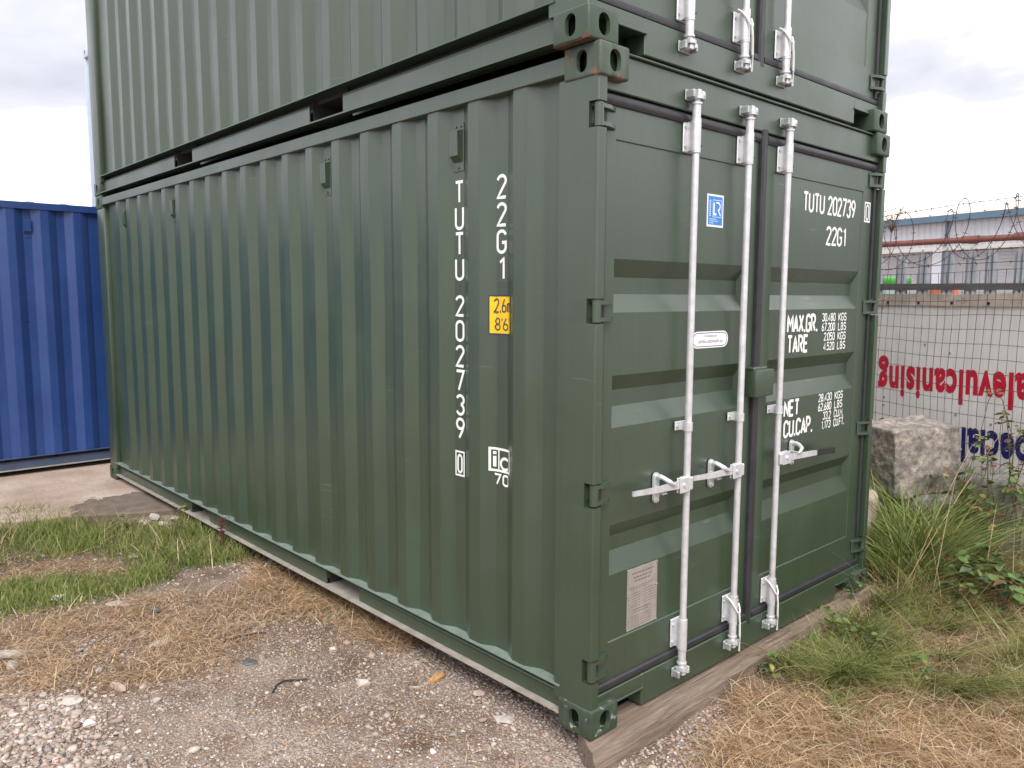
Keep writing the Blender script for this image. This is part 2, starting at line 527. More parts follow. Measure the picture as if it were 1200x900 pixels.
def ribbon(mb, pts, wd, place, lift):
    """flat ribbon of width wd along pts; place(u, v, lift) -> 3D"""
    q = [pts[0]]
    for a, b in zip(pts, pts[1:]):
        L_ = math.hypot(b[0] - a[0], b[1] - a[1])
        if L_ < 1e-6:
            continue
        k = max(1, int(L_ / 0.02))
        q += [(a[0] + (b[0] - a[0]) * i / k, a[1] + (b[1] - a[1]) * i / k) for i in range(1, k + 1)]
    closed = math.hypot(q[0][0] - q[-1][0], q[0][1] - q[-1][1]) < 1e-5
    vs_, n = [], len(q)
    for i in range(n):
        if closed:
            p0, p1 = q[(i - 1) % (n - 1)], q[(i + 1) % (n - 1)] if i < n - 1 else q[1]
        else:
            p0, p1 = q[max(i - 1, 0)], q[min(i + 1, n - 1)]
        a = (q[i][0] - p0[0], q[i][1] - p0[1])
        b = (p1[0] - q[i][0], p1[1] - q[i][1])
        la, lb = math.hypot(*a), math.hypot(*b)
        if la < 1e-9:
            a, la = b, lb
        if lb < 1e-9:
            b, lb = a, la
        na, nb = (-a[1] / la, a[0] / la), (-b[1] / lb, b[0] / lb)
        nx, ny = na[0] + nb[0], na[1] + nb[1]
        ln = max(0.6, (nx * nx + ny * ny) / 2)
        nx, ny = nx / ln * wd / 2, ny / ln * wd / 2
        vs_ += [place(q[i][0] + nx, q[i][1] + ny, lift), place(q[i][0] - nx, q[i][1] - ny, lift)]
    mb.add(vs_, [(2 * i, 2 * i + 1, 2 * i + 3, 2 * i + 2) for i in range(n - 1)])


def text_width(s):
    x, last = 0, 0
    for ch in s:
        last = ADV.get(ch, 0.64)
        x += last
    return x - 0.18


def write(mb, s, u0, v0, H, width, place, sw=0.135, parent=None):
    own = mb is None
    if own:
        mb = MB()
    k = width / text_width(s)
    x, i = 0.0, 0
    for ch in s:
        for st in GL.get(ch, []):
            st2 = [(u0 + (x + p[0]) * k, v0 + (sw * H / 2) + p[1] * (H - sw * H)) for p in st]
            i += 1
            ribbon(mb, st2, sw * H, place, 0.0002 * (i % 3))
        x += ADV.get(ch, 0.64)
    if own:
        mb.build('lettering', 'white_paint', parent)


def frame_rect(mb, u0, u1, v0, v1, sw, place):
    h = sw / 2
    ribbon(mb, [(u0, v0 + h), (u1, v0 + h)], sw, place, 0)
    ribbon(mb, [(u0, v1 - h), (u1, v1 - h)], sw, place, 0)
    ribbon(mb, [(u0 + h, v0 + sw), (u0 + h, v1 - sw)], sw, place, 0)
    ribbon(mb, [(u1 - h, v0 + sw), (u1 - h, v1 - sw)], sw, place, 0)


def font_text(name, s, m, parent, size, mtx, offset=0.0, xs=1.0, width=None, depth=0.0, spacing=1.0):
    cu = bpy.data.curves.new(name, 'FONT')
    cu.body = s
    cu.size = size
    cu.offset = offset
    cu.extrude = depth
    cu.resolution_u = 3
    cu.space_character = spacing
    o = bpy.data.objects.new('tmp', cu)
    COL.objects.link(o)
    dg = bpy.context.evaluated_depsgraph_get()
    me = bpy.data.meshes.new_from_object(o.evaluated_get(dg))
    bpy.data.objects.remove(o)
    xs_ = [v.co.x for v in me.vertices]
    if width:
        xs = width / (max(xs_) - min(xs_))
    me.transform(mtx @ Matrix.Diagonal((xs, 1, 1, 1)) @ Matrix.Translation((-min(xs_), 0, 0)))
    me.materials.clear()
    me.materials.append(M[m])
    me.name = name
    return link(name, me, parent)


# ------------------------------------------------------------------ corner casting (boolean cut once, then mirrored)
LX, WY, HZ = 6.058, 2.438, 2.591


def stadium(w_, h__, n=8):
    r = w_ / 2
    return [(r * math.cos(a), (h__ / 2 - r) + r * math.sin(a)) for a in [math.pi * i / n for i in range(n + 1)]] + \
           [(r * math.cos(a), -(h__ / 2 - r) + r * math.sin(a)) for a in [math.pi + math.pi * i / n for i in range(n + 1)]]


def casting_mesh():
    tmp = []

    def mk(mb):
        o = mb.build('tmp', 'green')
        tmp.append(o)
        return o
    base = mk(MB().box(-0.178, 0, 0, 0.162, 0, 0.118, 0.009, 3))
    cuts = [MB().box(-0.165, -0.018, 0.018, 0.148, 0.012, 0.106),
            MB().prism([(0.081 + a, 0.059 + b) for a, b in stadium(0.060, 0.079)], 0, -0.05, 0.03),
            MB().prism([(-0.089 + a, 0.059 + b) for a, b in stadium(0.051, 0.079)], 1, -0.03, 0.05)]
    for c in cuts:
        o = mk(c)
        md = base.modifiers.new('b', 'BOOLEAN')
        md.operation = 'DIFFERENCE'
        md.solver = 'EXACT'
        md.object = o
    dg = bpy.context.evaluated_depsgraph_get()
    me = bpy.data.meshes.new_from_object(base.evaluated_get(dg))
    for o in tmp:
        bpy.data.objects.remove(o)
    v = [q.co[:] for q in me.vertices]
    f = [list(p.vertices) for p in me.polygons]
    return v, f


CAST = casting_mesh()


def casting(parent, fx, fy, fz, m):
    """fx, fy, fz: 0 = near end, 1 = far end"""
    v = [((-LX - p[0]) if fx else p[0], (WY - p[1]) if fy else p[1], (HZ - p[2]) if fz else p[2]) for p in CAST[0]]
    fl = (fx + fy + fz) % 2
    mb = MB()
    mb.add(v, [f[::-1] if fl else f for f in CAST[1]])
    return mb.build('corner_casting', m, parent, smooth=True, angle=40)


# side profile
PIT = 0.281
YC, YT = 0.012, 0.048


def side_breaks():
    pts = [(-0.19, YT), (-0.320, YT)]
    k = 0
    while True:
        a = -0.388 - PIT * k
        if a < -5.72:
            break
        pts += [(a, YC), (a - 0.072, YC), (a - 0.140, YT)]
        if a - PIT + 0.068 > -5.86:
            pts += [(a - PIT + 0.068, YT)]
        k += 1
    pts += [(-5.86, YT)]
    out_ = []
    for p in pts:
        if not out_ or out_[-1][0] - p[0] > 1e-4:
            out_.append(p)
    return out_


SB = side_breaks()


def prof(x):
    for a, b in zip(SB, SB[1:]):
        if b[0] <= x <= a[0]:
            t = (a[0] - x) / (a[0] - b[0])
            return a[1] + (b[1] - a[1]) * t
    return YT


XD = -0.050                                   # door frame plane
HINGE_Z = (2.343, 1.645, 0.957, 0.266)
RIBS = ((1.840, 1.772, 1.708, 1.638), (1.397, 1.336, 1.272, 1.194), (0.810, 0.751, 0.691, 0.607))
RODS = (0.592, 0.991, 1.336)
XR = -0.006


def door_leaf(y0, y1, ya, yb):
    """pressed door panel: outer frame, slightly sunk panel, three trapezoid recesses"""
    D, ins, sl = 0.036, 0.005, 0.014
    ys = [y0, ya, ya + 0.004, ya + 0.006, ya + 0.006 + sl, yb - 0.006 - sl, yb - 0.006, yb - 0.004, yb, y1]
    zs = [0.170, 0.333, 0.337]
    for rb in RIBS[::-1]:
        zs += list(rb[::-1])
    zs += [2.272, 2.276, 2.410]

    def dep(y, z):
        d = 0.0
        if ya + 0.003 < y < yb - 0.003 and 0.336 < z < 2.273:
            d = ins
            for rb in RIBS:
                if rb[3] < z < rb[0]:
                    fz = min(1, (z - rb[3]) / (rb[2] - rb[3]), (rb[0] - z) / (rb[0] - rb[1]))
                    fy = min(1, max(0, (y - ya - 0.006) / sl), max(0, (yb - 0.006 - y) / sl))
                    d = ins + D * max(0, min(fz, fy))
        return d
    V, Fc, idx = [], [], {}
    for i, y in enumerate(ys):
        for j, z in enumerate(zs):
            idx[i, j] = len(V)
            V.append((XD - dep(y, z), y, z))
    for i in range(len(ys) - 1):
        for j in range(len(zs) - 1):
            q = [idx[i, j], idx[i + 1, j], idx[i + 1, j + 1], idx[i, j + 1]]
            d = [-V[k][0] for k in q]
            if max(d) - min(d) < 1e-6:
                Fc.append(tuple(q))
            else:
                s = sorted(d)
                k = d.index(s[3]) if abs(s[0] - s[2]) < 1e-6 else (d.index(s[0]) if abs(s[1] - s[3]) < 1e-6 else 0)
                Fc += [(q[k], q[(k + 1) % 4], q[(k + 2) % 4]), (q[k], q[(k + 2) % 4], q[(k + 3) % 4])]
    mb = MB()
    mb.add(V, Fc)
    # edge returns and back
    mb.box(XD - 0.05, XD - 0.001, y0, y0 + 0.004, 0.170, 2.410)
    mb.box(XD - 0.05, XD - 0.001, y1 - 0.004, y1, 0.170, 2.410)
    mb.box(XD - 0.052, XD - 0.046, y0 + 0.005, y1 - 0.005, 0.172, 2.405)
    return mb


def hinge(parent, z, mir, P):
    Y = (lambda y: WY - y) if mir else (lambda y: y)

    def bx(mb, x0, x1, ya, yb, z0, z1, bev=0.0):
        a, b = sorted((Y(ya), Y(yb)))
        mb.box(x0, x1, a, b, z0, z1, bev)
    mb = MB()
    mb.cyl(-0.028, Y(0.030), z - 0.041, z + 0.041, 0.0175, 18)
    bx(mb, -0.049, -0.041, 0.046, 0.140, z - 0.036, z + 0.036, 0.003)
    for s in (-1, 1):
        zz = sorted((z + s * 0.024, z + s * 0.038))
        poly = [(Y(0.036), -0.048), (Y(0.036), -0.012), (Y(0.080), -0.014), (Y(0.128), -0.034), (Y(0.140), -0.048)]
        mb.prism([(p[1], p[0]) for p in poly], 2, zz[0], zz[1])
    mb.cyl(-0.028, Y(0.030), z + 0.041, z + 0.049, 0.011, 12)
    return mb.build('hinge', P['paint'], parent, smooth=True)


def rod_set(door, y, side, P, cord, grip=False):
    """lock rod with its bearings, cams and handle; side = -1 handle to the left, +1 to the right"""
    mb = MB()
    mb.tube([(XR, y, 0.318), (XR, y, 2.278)], 0.0148, 18)
    mb.build('lock_rod', 'galv', door, smooth=True)
    for z0, z1, tip in ((0.190, 0.318, 0.085), (2.278, 2.404, 2.515)):
        b = MB()
        b.box(XR - 0.043, XR - 0.035, y - 0.034, y + 0.050, z0, z1, 0.004)
        b.tube([(XR - 0.002, y, z0 + 0.004), (XR - 0.002, y, z1 - 0.004)], 0.0215, 18)
        b.box(XR - 0.040, XR - 0.004, y - 0.010, y + 0.0212, z0 + 0.006, z1 - 0.006)
        for zz in (z0 - 0.004, z1 - 0.008):
            b.tube([(XR, y, zz), (XR, y, zz + 0.012)], 0.0195, 18)
        for zz in (0.2, 0.8):
            zc = z0 + (z1 - z0) * zz
            b.tube([(XR - 0.036, y - 0.024, zc), (XR - 0.029, y - 0.024, zc)], 0.0065, 10)
        b.build('bearing_bracket', 'galv', door, smooth=True)
        for zz in (0.2, 0.8):
            zc = z0 + (z1 - z0) * zz
            MB().tube([(XR + 0.010, y + 0.013, zc), (XR + 0.0165, y + 0.019, zc)], 0.0042, 8).build('bolt', 'black', door)
        # cam head
        c = MB()
        up = 1 if tip > 1 else -1
        zb = z1 + 0.004 if up > 0 else z0 - 0.004
        c.tube([(XR, y, zb), (XR, y, zb + up * 0.055)], 0.0175, 16)
        c.tube([(XR, y, zb + up * 0.055), (XR, y, zb + up * 0.062)], 0.0215, 16)
        c.tube([(XR, y, zb + up * 0.062), (XR, y, zb + up * 0.074)], 0.014, 12)
        za, zc = sorted((zb + up * 0.074, zb + up * 0.090))
        c.prism([(XR + 0.020, y - 0.022), (XR + 0.028, y - 0.004), (XR + 0.020, y + 0.020), (XR - 0.012, y + 0.024), (XR - 0.022, y + 0.004), (XR - 0.012, y - 0.024)], 2, za, zc)
        za, zc = sorted((zb + up * 0.090, zb + up * 0.112))
        c.box(XR - 0.016, XR + 0.018, y - 0.013, y + 0.010, za, zc, 0.003)
        za, zc = sorted((zb + up * 0.086, zb + up * 0.106))
        c.box(XR + 0.004, XR + 0.022, y + 0.010, y + 0.027, za, zc, 0.003)
        c.build('cam', 'galv', door, smooth=True)
    # mid guide
    g = MB()
    g.box(XR - 0.043, XR - 0.037, y - 0.038, y + 0.045, 1.140, 1.179, 0.003)
    g.tube([(XR, y, 1.141), (XR, y, 1.178)], 0.0190, 16)
    g.box(XR - 0.038, XR, y - 0.006, y + 0.0188, 1.142, 1.177)
    g.tube([(XR - 0.037, y - 0.026, 1.160), (XR - 0.031, y - 0.026, 1.160)], 0.006, 10)
    g.build('rod_guide', 'galv', door, smooth=True)
    # handle
    h = MB()
    s = side
    ya, yb = sorted((y + s * 0.012, y + s * 0.080))
    for xa in (XR + 0.006, XR + 0.022):
        h.box(xa, xa + 0.006, ya, yb, 0.890, 0.953, 0.002)
    ya, yb = sorted((y - s * 0.010, y + s * 0.034))
    h.box(XR - 0.014, XR + 0.0275, ya, yb, 0.894, 0.949, 0.004)
    h.tube([(XR + 0.026, y + s * 0.052, 0.922), (XR + 0.034, y + s * 0.052, 0.922)], 0.009, 12)
    if grip:
        pts = [(y + 0.036, 0.922), (y + 0.13, 0.915), (y + 0.33, 0.906), (y + 0.38, 0.903)]
    else:
        pts = [(y + s * 0.036, 0.924), (y + s * 0.15, 0.928), (y + s * 0.22, 0.928), (y + s * 0.378, 0.937)]
    hs = [0.016, 0.014, 0.013, 0.013] if grip else [0.017, 0.014, 0.012, 0.0095]
    v = []
    for (yy, zz), hh in zip(pts, hs):
        v += [(XR + 0.012, yy, zz - hh), (XR + 0.021, yy, zz - hh), (XR + 0.021, yy, zz + hh), (XR + 0.012, yy, zz + hh)]
    fs = [(0, 1, 2, 3), (12, 15, 14, 13)]
    for i in range(3):
        for k in range(4):
            fs.append((4 * i + k, 4 * i + (k + 1) % 4, 4 * i + 4 + (k + 1) % 4, 4 * i + 4 + k))
    h.add(v, fs)
    h.build('handle', 'galv', door, smooth=True)
    if grip:
        q = MB()
        qv = []
        for yy, zz in ((y + 0.372, 0.903), (y + 0.465, 0.899), (y + 0.556, 0.893)):
            qv += [(XR + 0.006, yy, zz - 0.015), (XR + 0.028, yy, zz - 0.015), (XR + 0.028, yy, zz + 0.015), (XR + 0.006, yy, zz + 0.015)]
        q.add(qv, [(0, 1, 2, 3), (8, 11, 10, 9)] + [(4 * i + k, 4 * i + (k + 1) % 4, 4 * i + 4 + (k + 1) % 4, 4 * i + 4 + k) for i in range(2) for k in range(4)])
        q.build('handle_grip', 'black', door, smooth=True)
    # catch plate with swivel lever
    yc = y + s * (0.215 if grip else 0.160)
    c = MB()
    c.prism([(yc + a, 0.918 + b) for a, b in stadium(0.036, 0.128)], 0, XD + 0.0005, XD + 0.010)
    c.tube([(XD + 0.008, yc, 0.966), (XD + 0.030, yc, 0.966)], 0.011, 12)
    c.tube([(XD + 0.008, yc, 0.868), (XD + 0.018, yc, 0.868)], 0.008, 12)
    c.box(XD + 0.008, XR + 0.010, yc - 0.016, yc + 0.016, 0.896, 0.904, 0.003)
    c.box(XD + 0.008, XR + 0.010, yc - 0.018, yc - 0.012, 0.90, 0.93, 0.002)
    lv = [(XD + 0.028, yc, 0.968), (XR + 0.002, yc - s * 0.002, 0.962), (XR + 0.022, yc - s * 0.012, 0.950), (XR + 0.027, yc - s * 0.034, 0.936), (XR + 0.026, yc - s * 0.055, 0.930)]
    c.tube(lv, [0.010, 0.010, 0.010, 0.008, 0.004], 8)
    c.build('catch', 'galv', door, smooth=True)
    if cord:
        r = MB()
        zt = 0.322
        loop = []
        for i in range(15):
            a = math.pi * (0.05 + 0.9 * i / 14)
            loop.append((XR - 0.03 + 0.062 * math.sin(a), y + 0.030 * math.cos(a) * (1 if i else 1), zt - 0.075 * math.sin(a) ** 2))
        r.tube(loop, 0.0042, 6)
        low = loop[7]
        r.tube([low, (XR + 0.034, y + 0.004, zt - 0.12), (XR + 0.030, y + 0.014, zt - 0.19), (XR + 0.032, y + 0.012, zt - 0.26)], 0.0048, 6)
        r.build('cord', 'cord', door, smooth=True)


def make_container(label, P, loc, rz, text=False, full=True, cords=(False, True, True), group=None):
    T = thing('shipping_container', label, 'container', loc, rz, group)
    pm = P['paint']
    for fx in (0, 1):
        for fy in (0, 1):
            for fz in (0, 1):
                casting(T, fx, fy, fz, 'green_worn' if (P.get('rust_top') and not fx and not fy and fz) else ('green_scuffed' if (P.get('rust_top') and not fz) else P['cast']))
    # corner posts of the door end: box section plus the front strip, cut away at each hinge
    for mir in (0, 1):
        Y = (lambda a, b: (WY - b, WY - a)) if mir else (lambda a, b: (a, b))
        mb = MB()
        yy = lambda y: WY - y if mir else y
        full_ = [(-0.205, 0.062), (-0.205, 0.008), (-0.203, 0.006), (-0.024, 0.006), (-0.016, 0.008), (-0.011, 0.013), (-0.010, 0.020), (-0.010, 0.050), (-0.013, 0.054), (-0.058, 0.054), (-0.058, 0.062)]
        cut_ = [(-0.205, 0.062), (-0.205, 0.008), (-0.203, 0.006), (-0.056, 0.006), (-0.056, 0.062)]
        zz = [0.110]
        for z in sorted(HINGE_Z):
            zz += [z - 0.046, z + 0.046]
        zz += [2.480]
        for i, (a, b) in enumerate(zip(zz, zz[1:])):
            mb.prism([(x, yy(y)) for x, y in (cut_ if i % 2 else full_)], 2, a, b)
        mb.build('corner_post', pm, T, smooth=True, angle=30)
    for mir in (0, 1):
        Y = (lambda a, b: (WY - b, WY - a)) if mir else (lambda a, b: (a, b))
        MB().box(-LX + 0.006, -LX + 0.20, *Y(0.006, 0.06), 0.110, 2.480, 0.010, 2).build('corner_post', pm, T, smooth=True)
    # rails
    for mir in (0, 1):
        Y = (lambda a, b: (WY - b, WY - a)) if mir else (lambda a, b: (a, b))
        MB().box(-LX + 0.17, -0.17, *Y(0.004, 0.064), 2.502, 2.567, 0.003).build('top_side_rail', pm, T)
        rail = MB()
        rz0 = P.get('rz0', 0.044)
        xs = [-0.172, -1.710, -2.060, -3.755, -4.105, -LX + 0.172]
        for a, b in zip(xs[::2], xs[1::2]):
            rail.box(b, a, *Y(0.034, 0.040), rz0 + 0.008, 0.110)
            yt = Y(0.046, 0.046)[0]
            rail.tube([(b, yt, 0.116), (a, yt, 0.116)], 0.012, 10)
            rail.box(b, a, *Y(0.090, 0.096), rz0 + 0.008, 0.158)
        r = rail.build('bottom_side_rail', P.get('rail', pm), T)
        MB().box(-LX + 0.172, -0.172, *Y(0.000, 0.100), 0.158, 0.1645).build('top_flange', P.get('ledge', pm), r)
        MB().box(-LX + 0.172, -0.172, *Y(0.002, 0.046), rz0, rz0 + 0.0075).build('bottom_flange', P.get('dust', pm), r)
        for xc in (-1.885, -3.93):
            f = MB()
            f.box(xc - 0.175, xc + 0.175, *Y(0.0465, 0.30), rz0, rz0 + 0.006)
            f.build('fork_pocket_strap', P.get('dust', pm), r)
            for xe in (xc - 0.177, xc + 0.177):
                MB().box(xe - 0.003, xe + 0.003, *Y(0.058, 0.50), 0.0502, 0.1575).build('fork_pocket_side', 'floor', r)  # painted near-black to stand for the shade inside the pocket
    # corrugated sides: one pressed sheet each
    for mir in (0, 1):
        mb = MB()
        v = []
        nzr = 11
        for i, (x, y) in enumerate(SB):
            for k in range(nzr):
                z = 0.1650 + (2.512 - 0.1650) * k / (nzr - 1)
                fade = min(1.0, max(0.0, (-x - 1.0) / 0.4)) * (1.0 if 0 < k < nzr - 1 else 0.0)
                dy = 0.0045 * fade * noise.noise(Vector((x * 1.6 + loc[2] * 3.1 + loc[0], loc[1], z * 1.5)))
                dy += 0.0020 * fade * noise.noise(Vector((i * 3.7, loc[2], z * 2.6)))
                v.append((x, (WY - y - dy) if mir else y + dy, z))
        mb.add(v, [(nzr * i + k, nzr * i + k + 1, nzr * (i + 1) + k + 1, nzr * (i + 1) + k) for i in range(len(SB) - 1) for k in range(nzr - 1)])
        side = mb.build('side_panel', pm, T)
        md = side.modifiers.new('bev', 'BEVEL')
        md.width = 0.0045
        md.segments = 2
        md.harden_normals = True
        md.limit_method = 'ANGLE'
        md.angle_limit = math.radians(15)
        for p in side.data.polygons:
            p.use_smooth = True
        if not mir:
            sp = side
        # weld beads where the sheet meets the rail
        # ventilators
        for k in (1, 5, 13, 17):
            xc = -0.5645 - PIT * (k - 0)
            ve = MB()
            yb = WY - YT if mir else YT
            sg = 1 if mir else -1
            ya, yc_ = sorted((yb, yb + sg * 0.004))
            ve.box(xc - 0.034, xc + 0.034, ya, yc_, 2.236, 2.440, 0.0015)
            sec = [(yb + sg * 0.002, 2.272), (yb + sg * 0.030, 2.300), (yb + sg * 0.032, 2.402), (yb + sg * 0.002, 2.412)]
            ve.prism(sec, 0, xc - 0.030, xc + 0.026)
            for dx, zz in ((-0.016, 2.426), (0.016, 2.426), (0.0, 2.252)):
                ve.tube([(xc + dx, yb + sg * 0.003, zz), (xc + dx, yb + sg * 0.009, zz)], 0.006, 8)
            ve.build('ventilator', pm, side, smooth=True, angle=30)
    # blind end, roof, floor
    mb = MB()
    v, n = [], 0
    y = 0.055
    pat = []
    while y < WY - 0.1:
        pat += [(y, 0.040), (y + 0.104, 0.040), (y + 0.125, 0.085), (y + 0.229, 0.085)]
        y += 0.250
    pat.append((WY - 0.055, 0.085))
    for yy, dd in pat:
        v += [(-LX + dd, yy, 0.13), (-LX + dd, yy, 2.51)]
    mb.add(v, [(2 * i, 2 * i + 1, 2 * i + 3, 2 * i + 2) for i in range(len(pat) - 1)])
    mb.build('end_panel', pm, T)
    MB().box(-LX + 0.02, -LX + 0.09, 0.15, WY - 0.15, 2.50, 2.57, 0.005).build('end_rail', pm, T)
    MB().box(-LX + 0.02, -LX + 0.09, 0.15, WY - 0.15, 0.02, 0.15, 0.005).build('end_rail', pm, T)
    mb = MB()
    v = []
    xs = np.linspace(-0.12, -LX + 0.12, 161)
    for x in xs:
        hgt = 0.020 * max(0.0, math.sin((x) * 2 * math.pi / 0.29)) ** 0.7
        v += [(x, 0.055, 2.560), (x, 0.110, 2.566 + hgt), (x, WY - 0.110, 2.566 + hgt), (x, WY - 0.055, 2.560)]
    mb.add(v, [(4 * i + k, 4 * i + k + 1, 4 * i + k + 5, 4 * i + k + 4) for i in range(160) for k in range(3)])
    mb.build('roof_panel', P.get('roof', pm), T, smooth=True)
    MB().box(-LX + 0.1, -0.11, 0.082, WY - 0.082, 0.135, 0.157).build('floor_panel', 'floor', T)
    fl = MB()
    for i in range(14):
        xx = -0.3 - i * 0.41
        if min(abs(xx + 1.885), abs(xx + 3.93)) < 0.22:
            continue
        fl.box(xx - 0.02, xx + 0.02, 0.082, WY - 0.082, 0.05, 0.134)
    fl.build('cross_members', 'floor', T)['kind'] = 'stuff'
    # door end frame
    hd = MB()
    hd.box(-0.13, -0.036, 0.055, WY - 0.055, 2.440, 2.574, 0.004)
    hd.box(-0.125, -0.022, 0.165, WY - 0.165, 2.5745, 2.583, 0.003)
    hd.build('door_header', pm, T)
    sl = MB()
    sl.box(-0.13, -0.030, 0.345, WY - 0.345, 0.012, 0.147, 0.004)
    for mir in (0, 1):
        a, b = (0.055, 0.346) if not mir else (WY - 0.346, WY - 0.055)
        sl.box(-0.125, -0.0305, a, b, 0.093, 0.1465, 0.003)
        a, b = (0.185, 0.352) if not mir else (WY - 0.352, WY - 0.185)
        sl.box(-0.06, -0.022, a, b, 0.086, 0.0945, 0.002)
    sl.box(-0.20, -0.14, 0.055, WY - 0.055, 0.012, 0.13)
    sl.build('door_sill', pm, T)
    # keepers for the cams, welded to header and sill
    for y in (RODS if full else ()):
        for zc in (0.088, 2.500):
            k = MB()
            base = -0.030 if zc < 1 else -0.036
            k.box(base, base + 0.008, y - 0.044, y + 0.042, zc - 0.022, zc + 0.022, 0.004)
            k.box(base + 0.006, 0.012, y - 0.044, y - 0.031, zc - 0.018, zc + 0.016, 0.005)
            k.box(base + 0.006, 0.010, y + 0.030, y + 0.042, zc - 0.018, zc + 0.016, 0.005)
            k.build('cam_keeper', 'galv_dark', T, smooth=True)
    # doors
    for mir in (0, 1):
        if not mir:
            y0, y1, ya, yb = 0.085, 1.145, 0.150, 1.080
        else:
            y0, y1, ya, yb = 1.205, 2.353, 1.290, 2.245
        door = door_leaf(y0, y1, ya, yb).build('door', pm, T)
        for z in HINGE_Z:
            hinge(door, z, mir, P)
        gk = MB()
        gz0, gz1 = (0.0605, 1.147) if not mir else (1.203, WY - 0.0605)
        sec_t = [(-0.060, 2.390), (-0.042, 2.394), (-0.037, 2.402), (-0.035, 2.414), (-0.038, 2.426), (-0.046, 2.434), (-0.062, 2.437)]
        gk.prism([(p[0], p[1]) for p in sec_t], 1, gz0, gz1)
        sec_b = [(-0.060, 0.184), (-0.042, 0.181), (-0.035, 0.175), (-0.033, 0.164), (-0.036, 0.152), (-0.060, 0.149)]
        gk.prism([(p[0], p[1]) for p in sec_b], 1, gz0, gz1)
        a, b = (0.062, 0.0875) if not mir else (WY - 0.0875, WY - 0.062)
        gk.prism([(-0.06, a), (-0.040, a), (-0.034, (a + b) / 2), (-0.040, b), (-0.06, b)], 2, 0.184, 2.392)
        if not mir:
            gk.prism([(-0.06, 1.146), (-0.036, 1.150), (-0.029, 1.160), (-0.029, 1.186), (-0.036, 1.199), (-0.06, 1.204)], 2, 0.128, 2.450)
        gk.build('door_gasket', 'rubber', door, smooth=True, angle=30)
        if full:
            if not mir:
                rod_set(door, RODS[0], -1, P, cords[0])
                rod_set(door, RODS[1], -1, P, cords[1])
            else:
                rod_set(door, RODS[2], 1, P, cords[2], grip=True)
                lb = MB()
                lb.box(XD + 0.001, 0.016, 1.082, 1.242, 1.240, 1.366, 0.007, 2)
                lb.box(XD + 0.001, 0.004, 1.080, 1.20, 1.362, 1.378, 0.004)
                lb.build('lock_box', pm, door, smooth=True)
                lc = MB()
                lc.tube([(-0.01, 1.238, 1.300), (-0.01, 1.254, 1.300)], 0.009, 12)
                lc.build('lock_pin', 'galv_dark', door, smooth=True)
        if text and mir:
            pl = lambda u, v, l: (XD - 0.005 + 0.0010 + l, u, v)
            pf = lambda u, v, l: (XD + 0.0010 + l, u, v)
            write(None, 'TUTU', 1.588, 2.120, 0.100, 0.212, pl, parent=door)
            write(None, '202739', 1.847, 2.120, 0.100, 0.306, pl, parent=door)
            write(None, '22G1', 1.843, 1.966, 0.100, 0.212, pl, parent=door)
            write(None, 'MAX.GR.', 1.480, 1.520, 0.096, 0.300, pl, 0.16, parent=door)
            write(None, 'TARE', 1.487, 1.418, 0.094, 0.202, pl, 0.16, parent=door)
            write(None, 'NET', 1.480, 1.099, 0.088, 0.144, pl, 0.16, parent=door)
            write(None, 'CU.CAP.', 1.484, 0.994, 0.092, 0.288, pl, 0.16, parent=door)
            rows = (('30.480', 'KGS', 1.572), ('67.200', 'LBS', 1.521), ('2.050', 'KGS', 1.470), ('4.520', 'LBS', 1.419),
                    ('28.430', 'KGS', 1.146), ('62.680', 'LBS', 1.096), ('33.2', 'CU.M.', 1.046), ('1.173', 'CU.FT.', 0.996))
            for a, b, z in rows:
                wd = 0.145 * text_width(a) / text_width('30.480')
                write(None, a, 1.982 - wd, z, 0.045, wd, pl, 0.15, parent=door)
                write(None, b, 2.022, z, 0.045, 0.09 if len(b) == 3 else (0.105 if len(b) == 5 else 0.122), pl, 0.15, parent=door)
            t = MB()
            frame_rect(t, 2.262, 2.334, 2.112, 2.222, 0.009, pf)
            write(t, '0', 2.283, 2.122, 0.088, 0.030, pf, 0.12)
            t.build('lettering', 'white_paint', door)
        if text and not mir:
            pl = lambda u, v, l: (XD - 0.005 + 0.0012 + l, u, v)
            # blue classification sticker
            st = MB().box(XD - 0.005, XD - 0.0042, 0.756, 0.880, 1.997, 2.134).build('sticker', 'sticker_white', door)
            st['label'] = 'blue and white classification sticker with letters LR'
            MB().box(XD - 0.0042, XD - 0.0036, 0.764, 0.872, 2.006, 2.126).build('sticker_field', 'sticker_blue', door)
            p2 = lambda u, v, l: (XD - 0.0034 + 0.0004 + l, u, v)
            t = MB()
            frame_rect(t, 0.796, 0.864, 2.038, 2.112, 0.003, p2)
            for i in range(9):
                ribbon(t, [(0.772, 2.044 + i * 0.0078), (0.783, 2.044 + i * 0.0078)], 0.005, p2, 0)
            for i, wd in enumerate((0.052, 0.068, 0.034)):
                for j in range(int(wd / 0.0065)):
                    ribbon(t, [(0.774 + j * 0.0065, 2.030 - i * 0.0085), (0.7785 + j * 0.0065, 2.030 - i * 0.0085)], 0.0045, p2, 0)
            t.build('sticker_print', 'sticker_pale', door)
            t = MB()
            write(t, 'L', 0.806, 2.046, 0.058, 0.022, p2, 0.16)
            ribbon(t, [(0.822, 2.100)] + arc(0.836, 2.085, 0.016, 0.016, 80, -90) + [(0.834, 2.069)], 0.007, p2, 0.0002)
            ribbon(t, [(0.838, 2.070), (0.855, 2.047)], 0.007, p2, 0.0003)
            t.build('sticker_print', 'sticker_white', door)
            # oval label
            cyy, czz = 0.811, 1.514
            o1 = [(cyy + b * 1.0, czz + a) for a, b in stadium(0.072, 0.276)]
            ov = MB().prism(o1, 0, XD - 0.005, XD - 0.0042).build('label', 'sticker_white', door)
            ov['label'] = 'white rounded label with two lines of small print'
            t = MB()
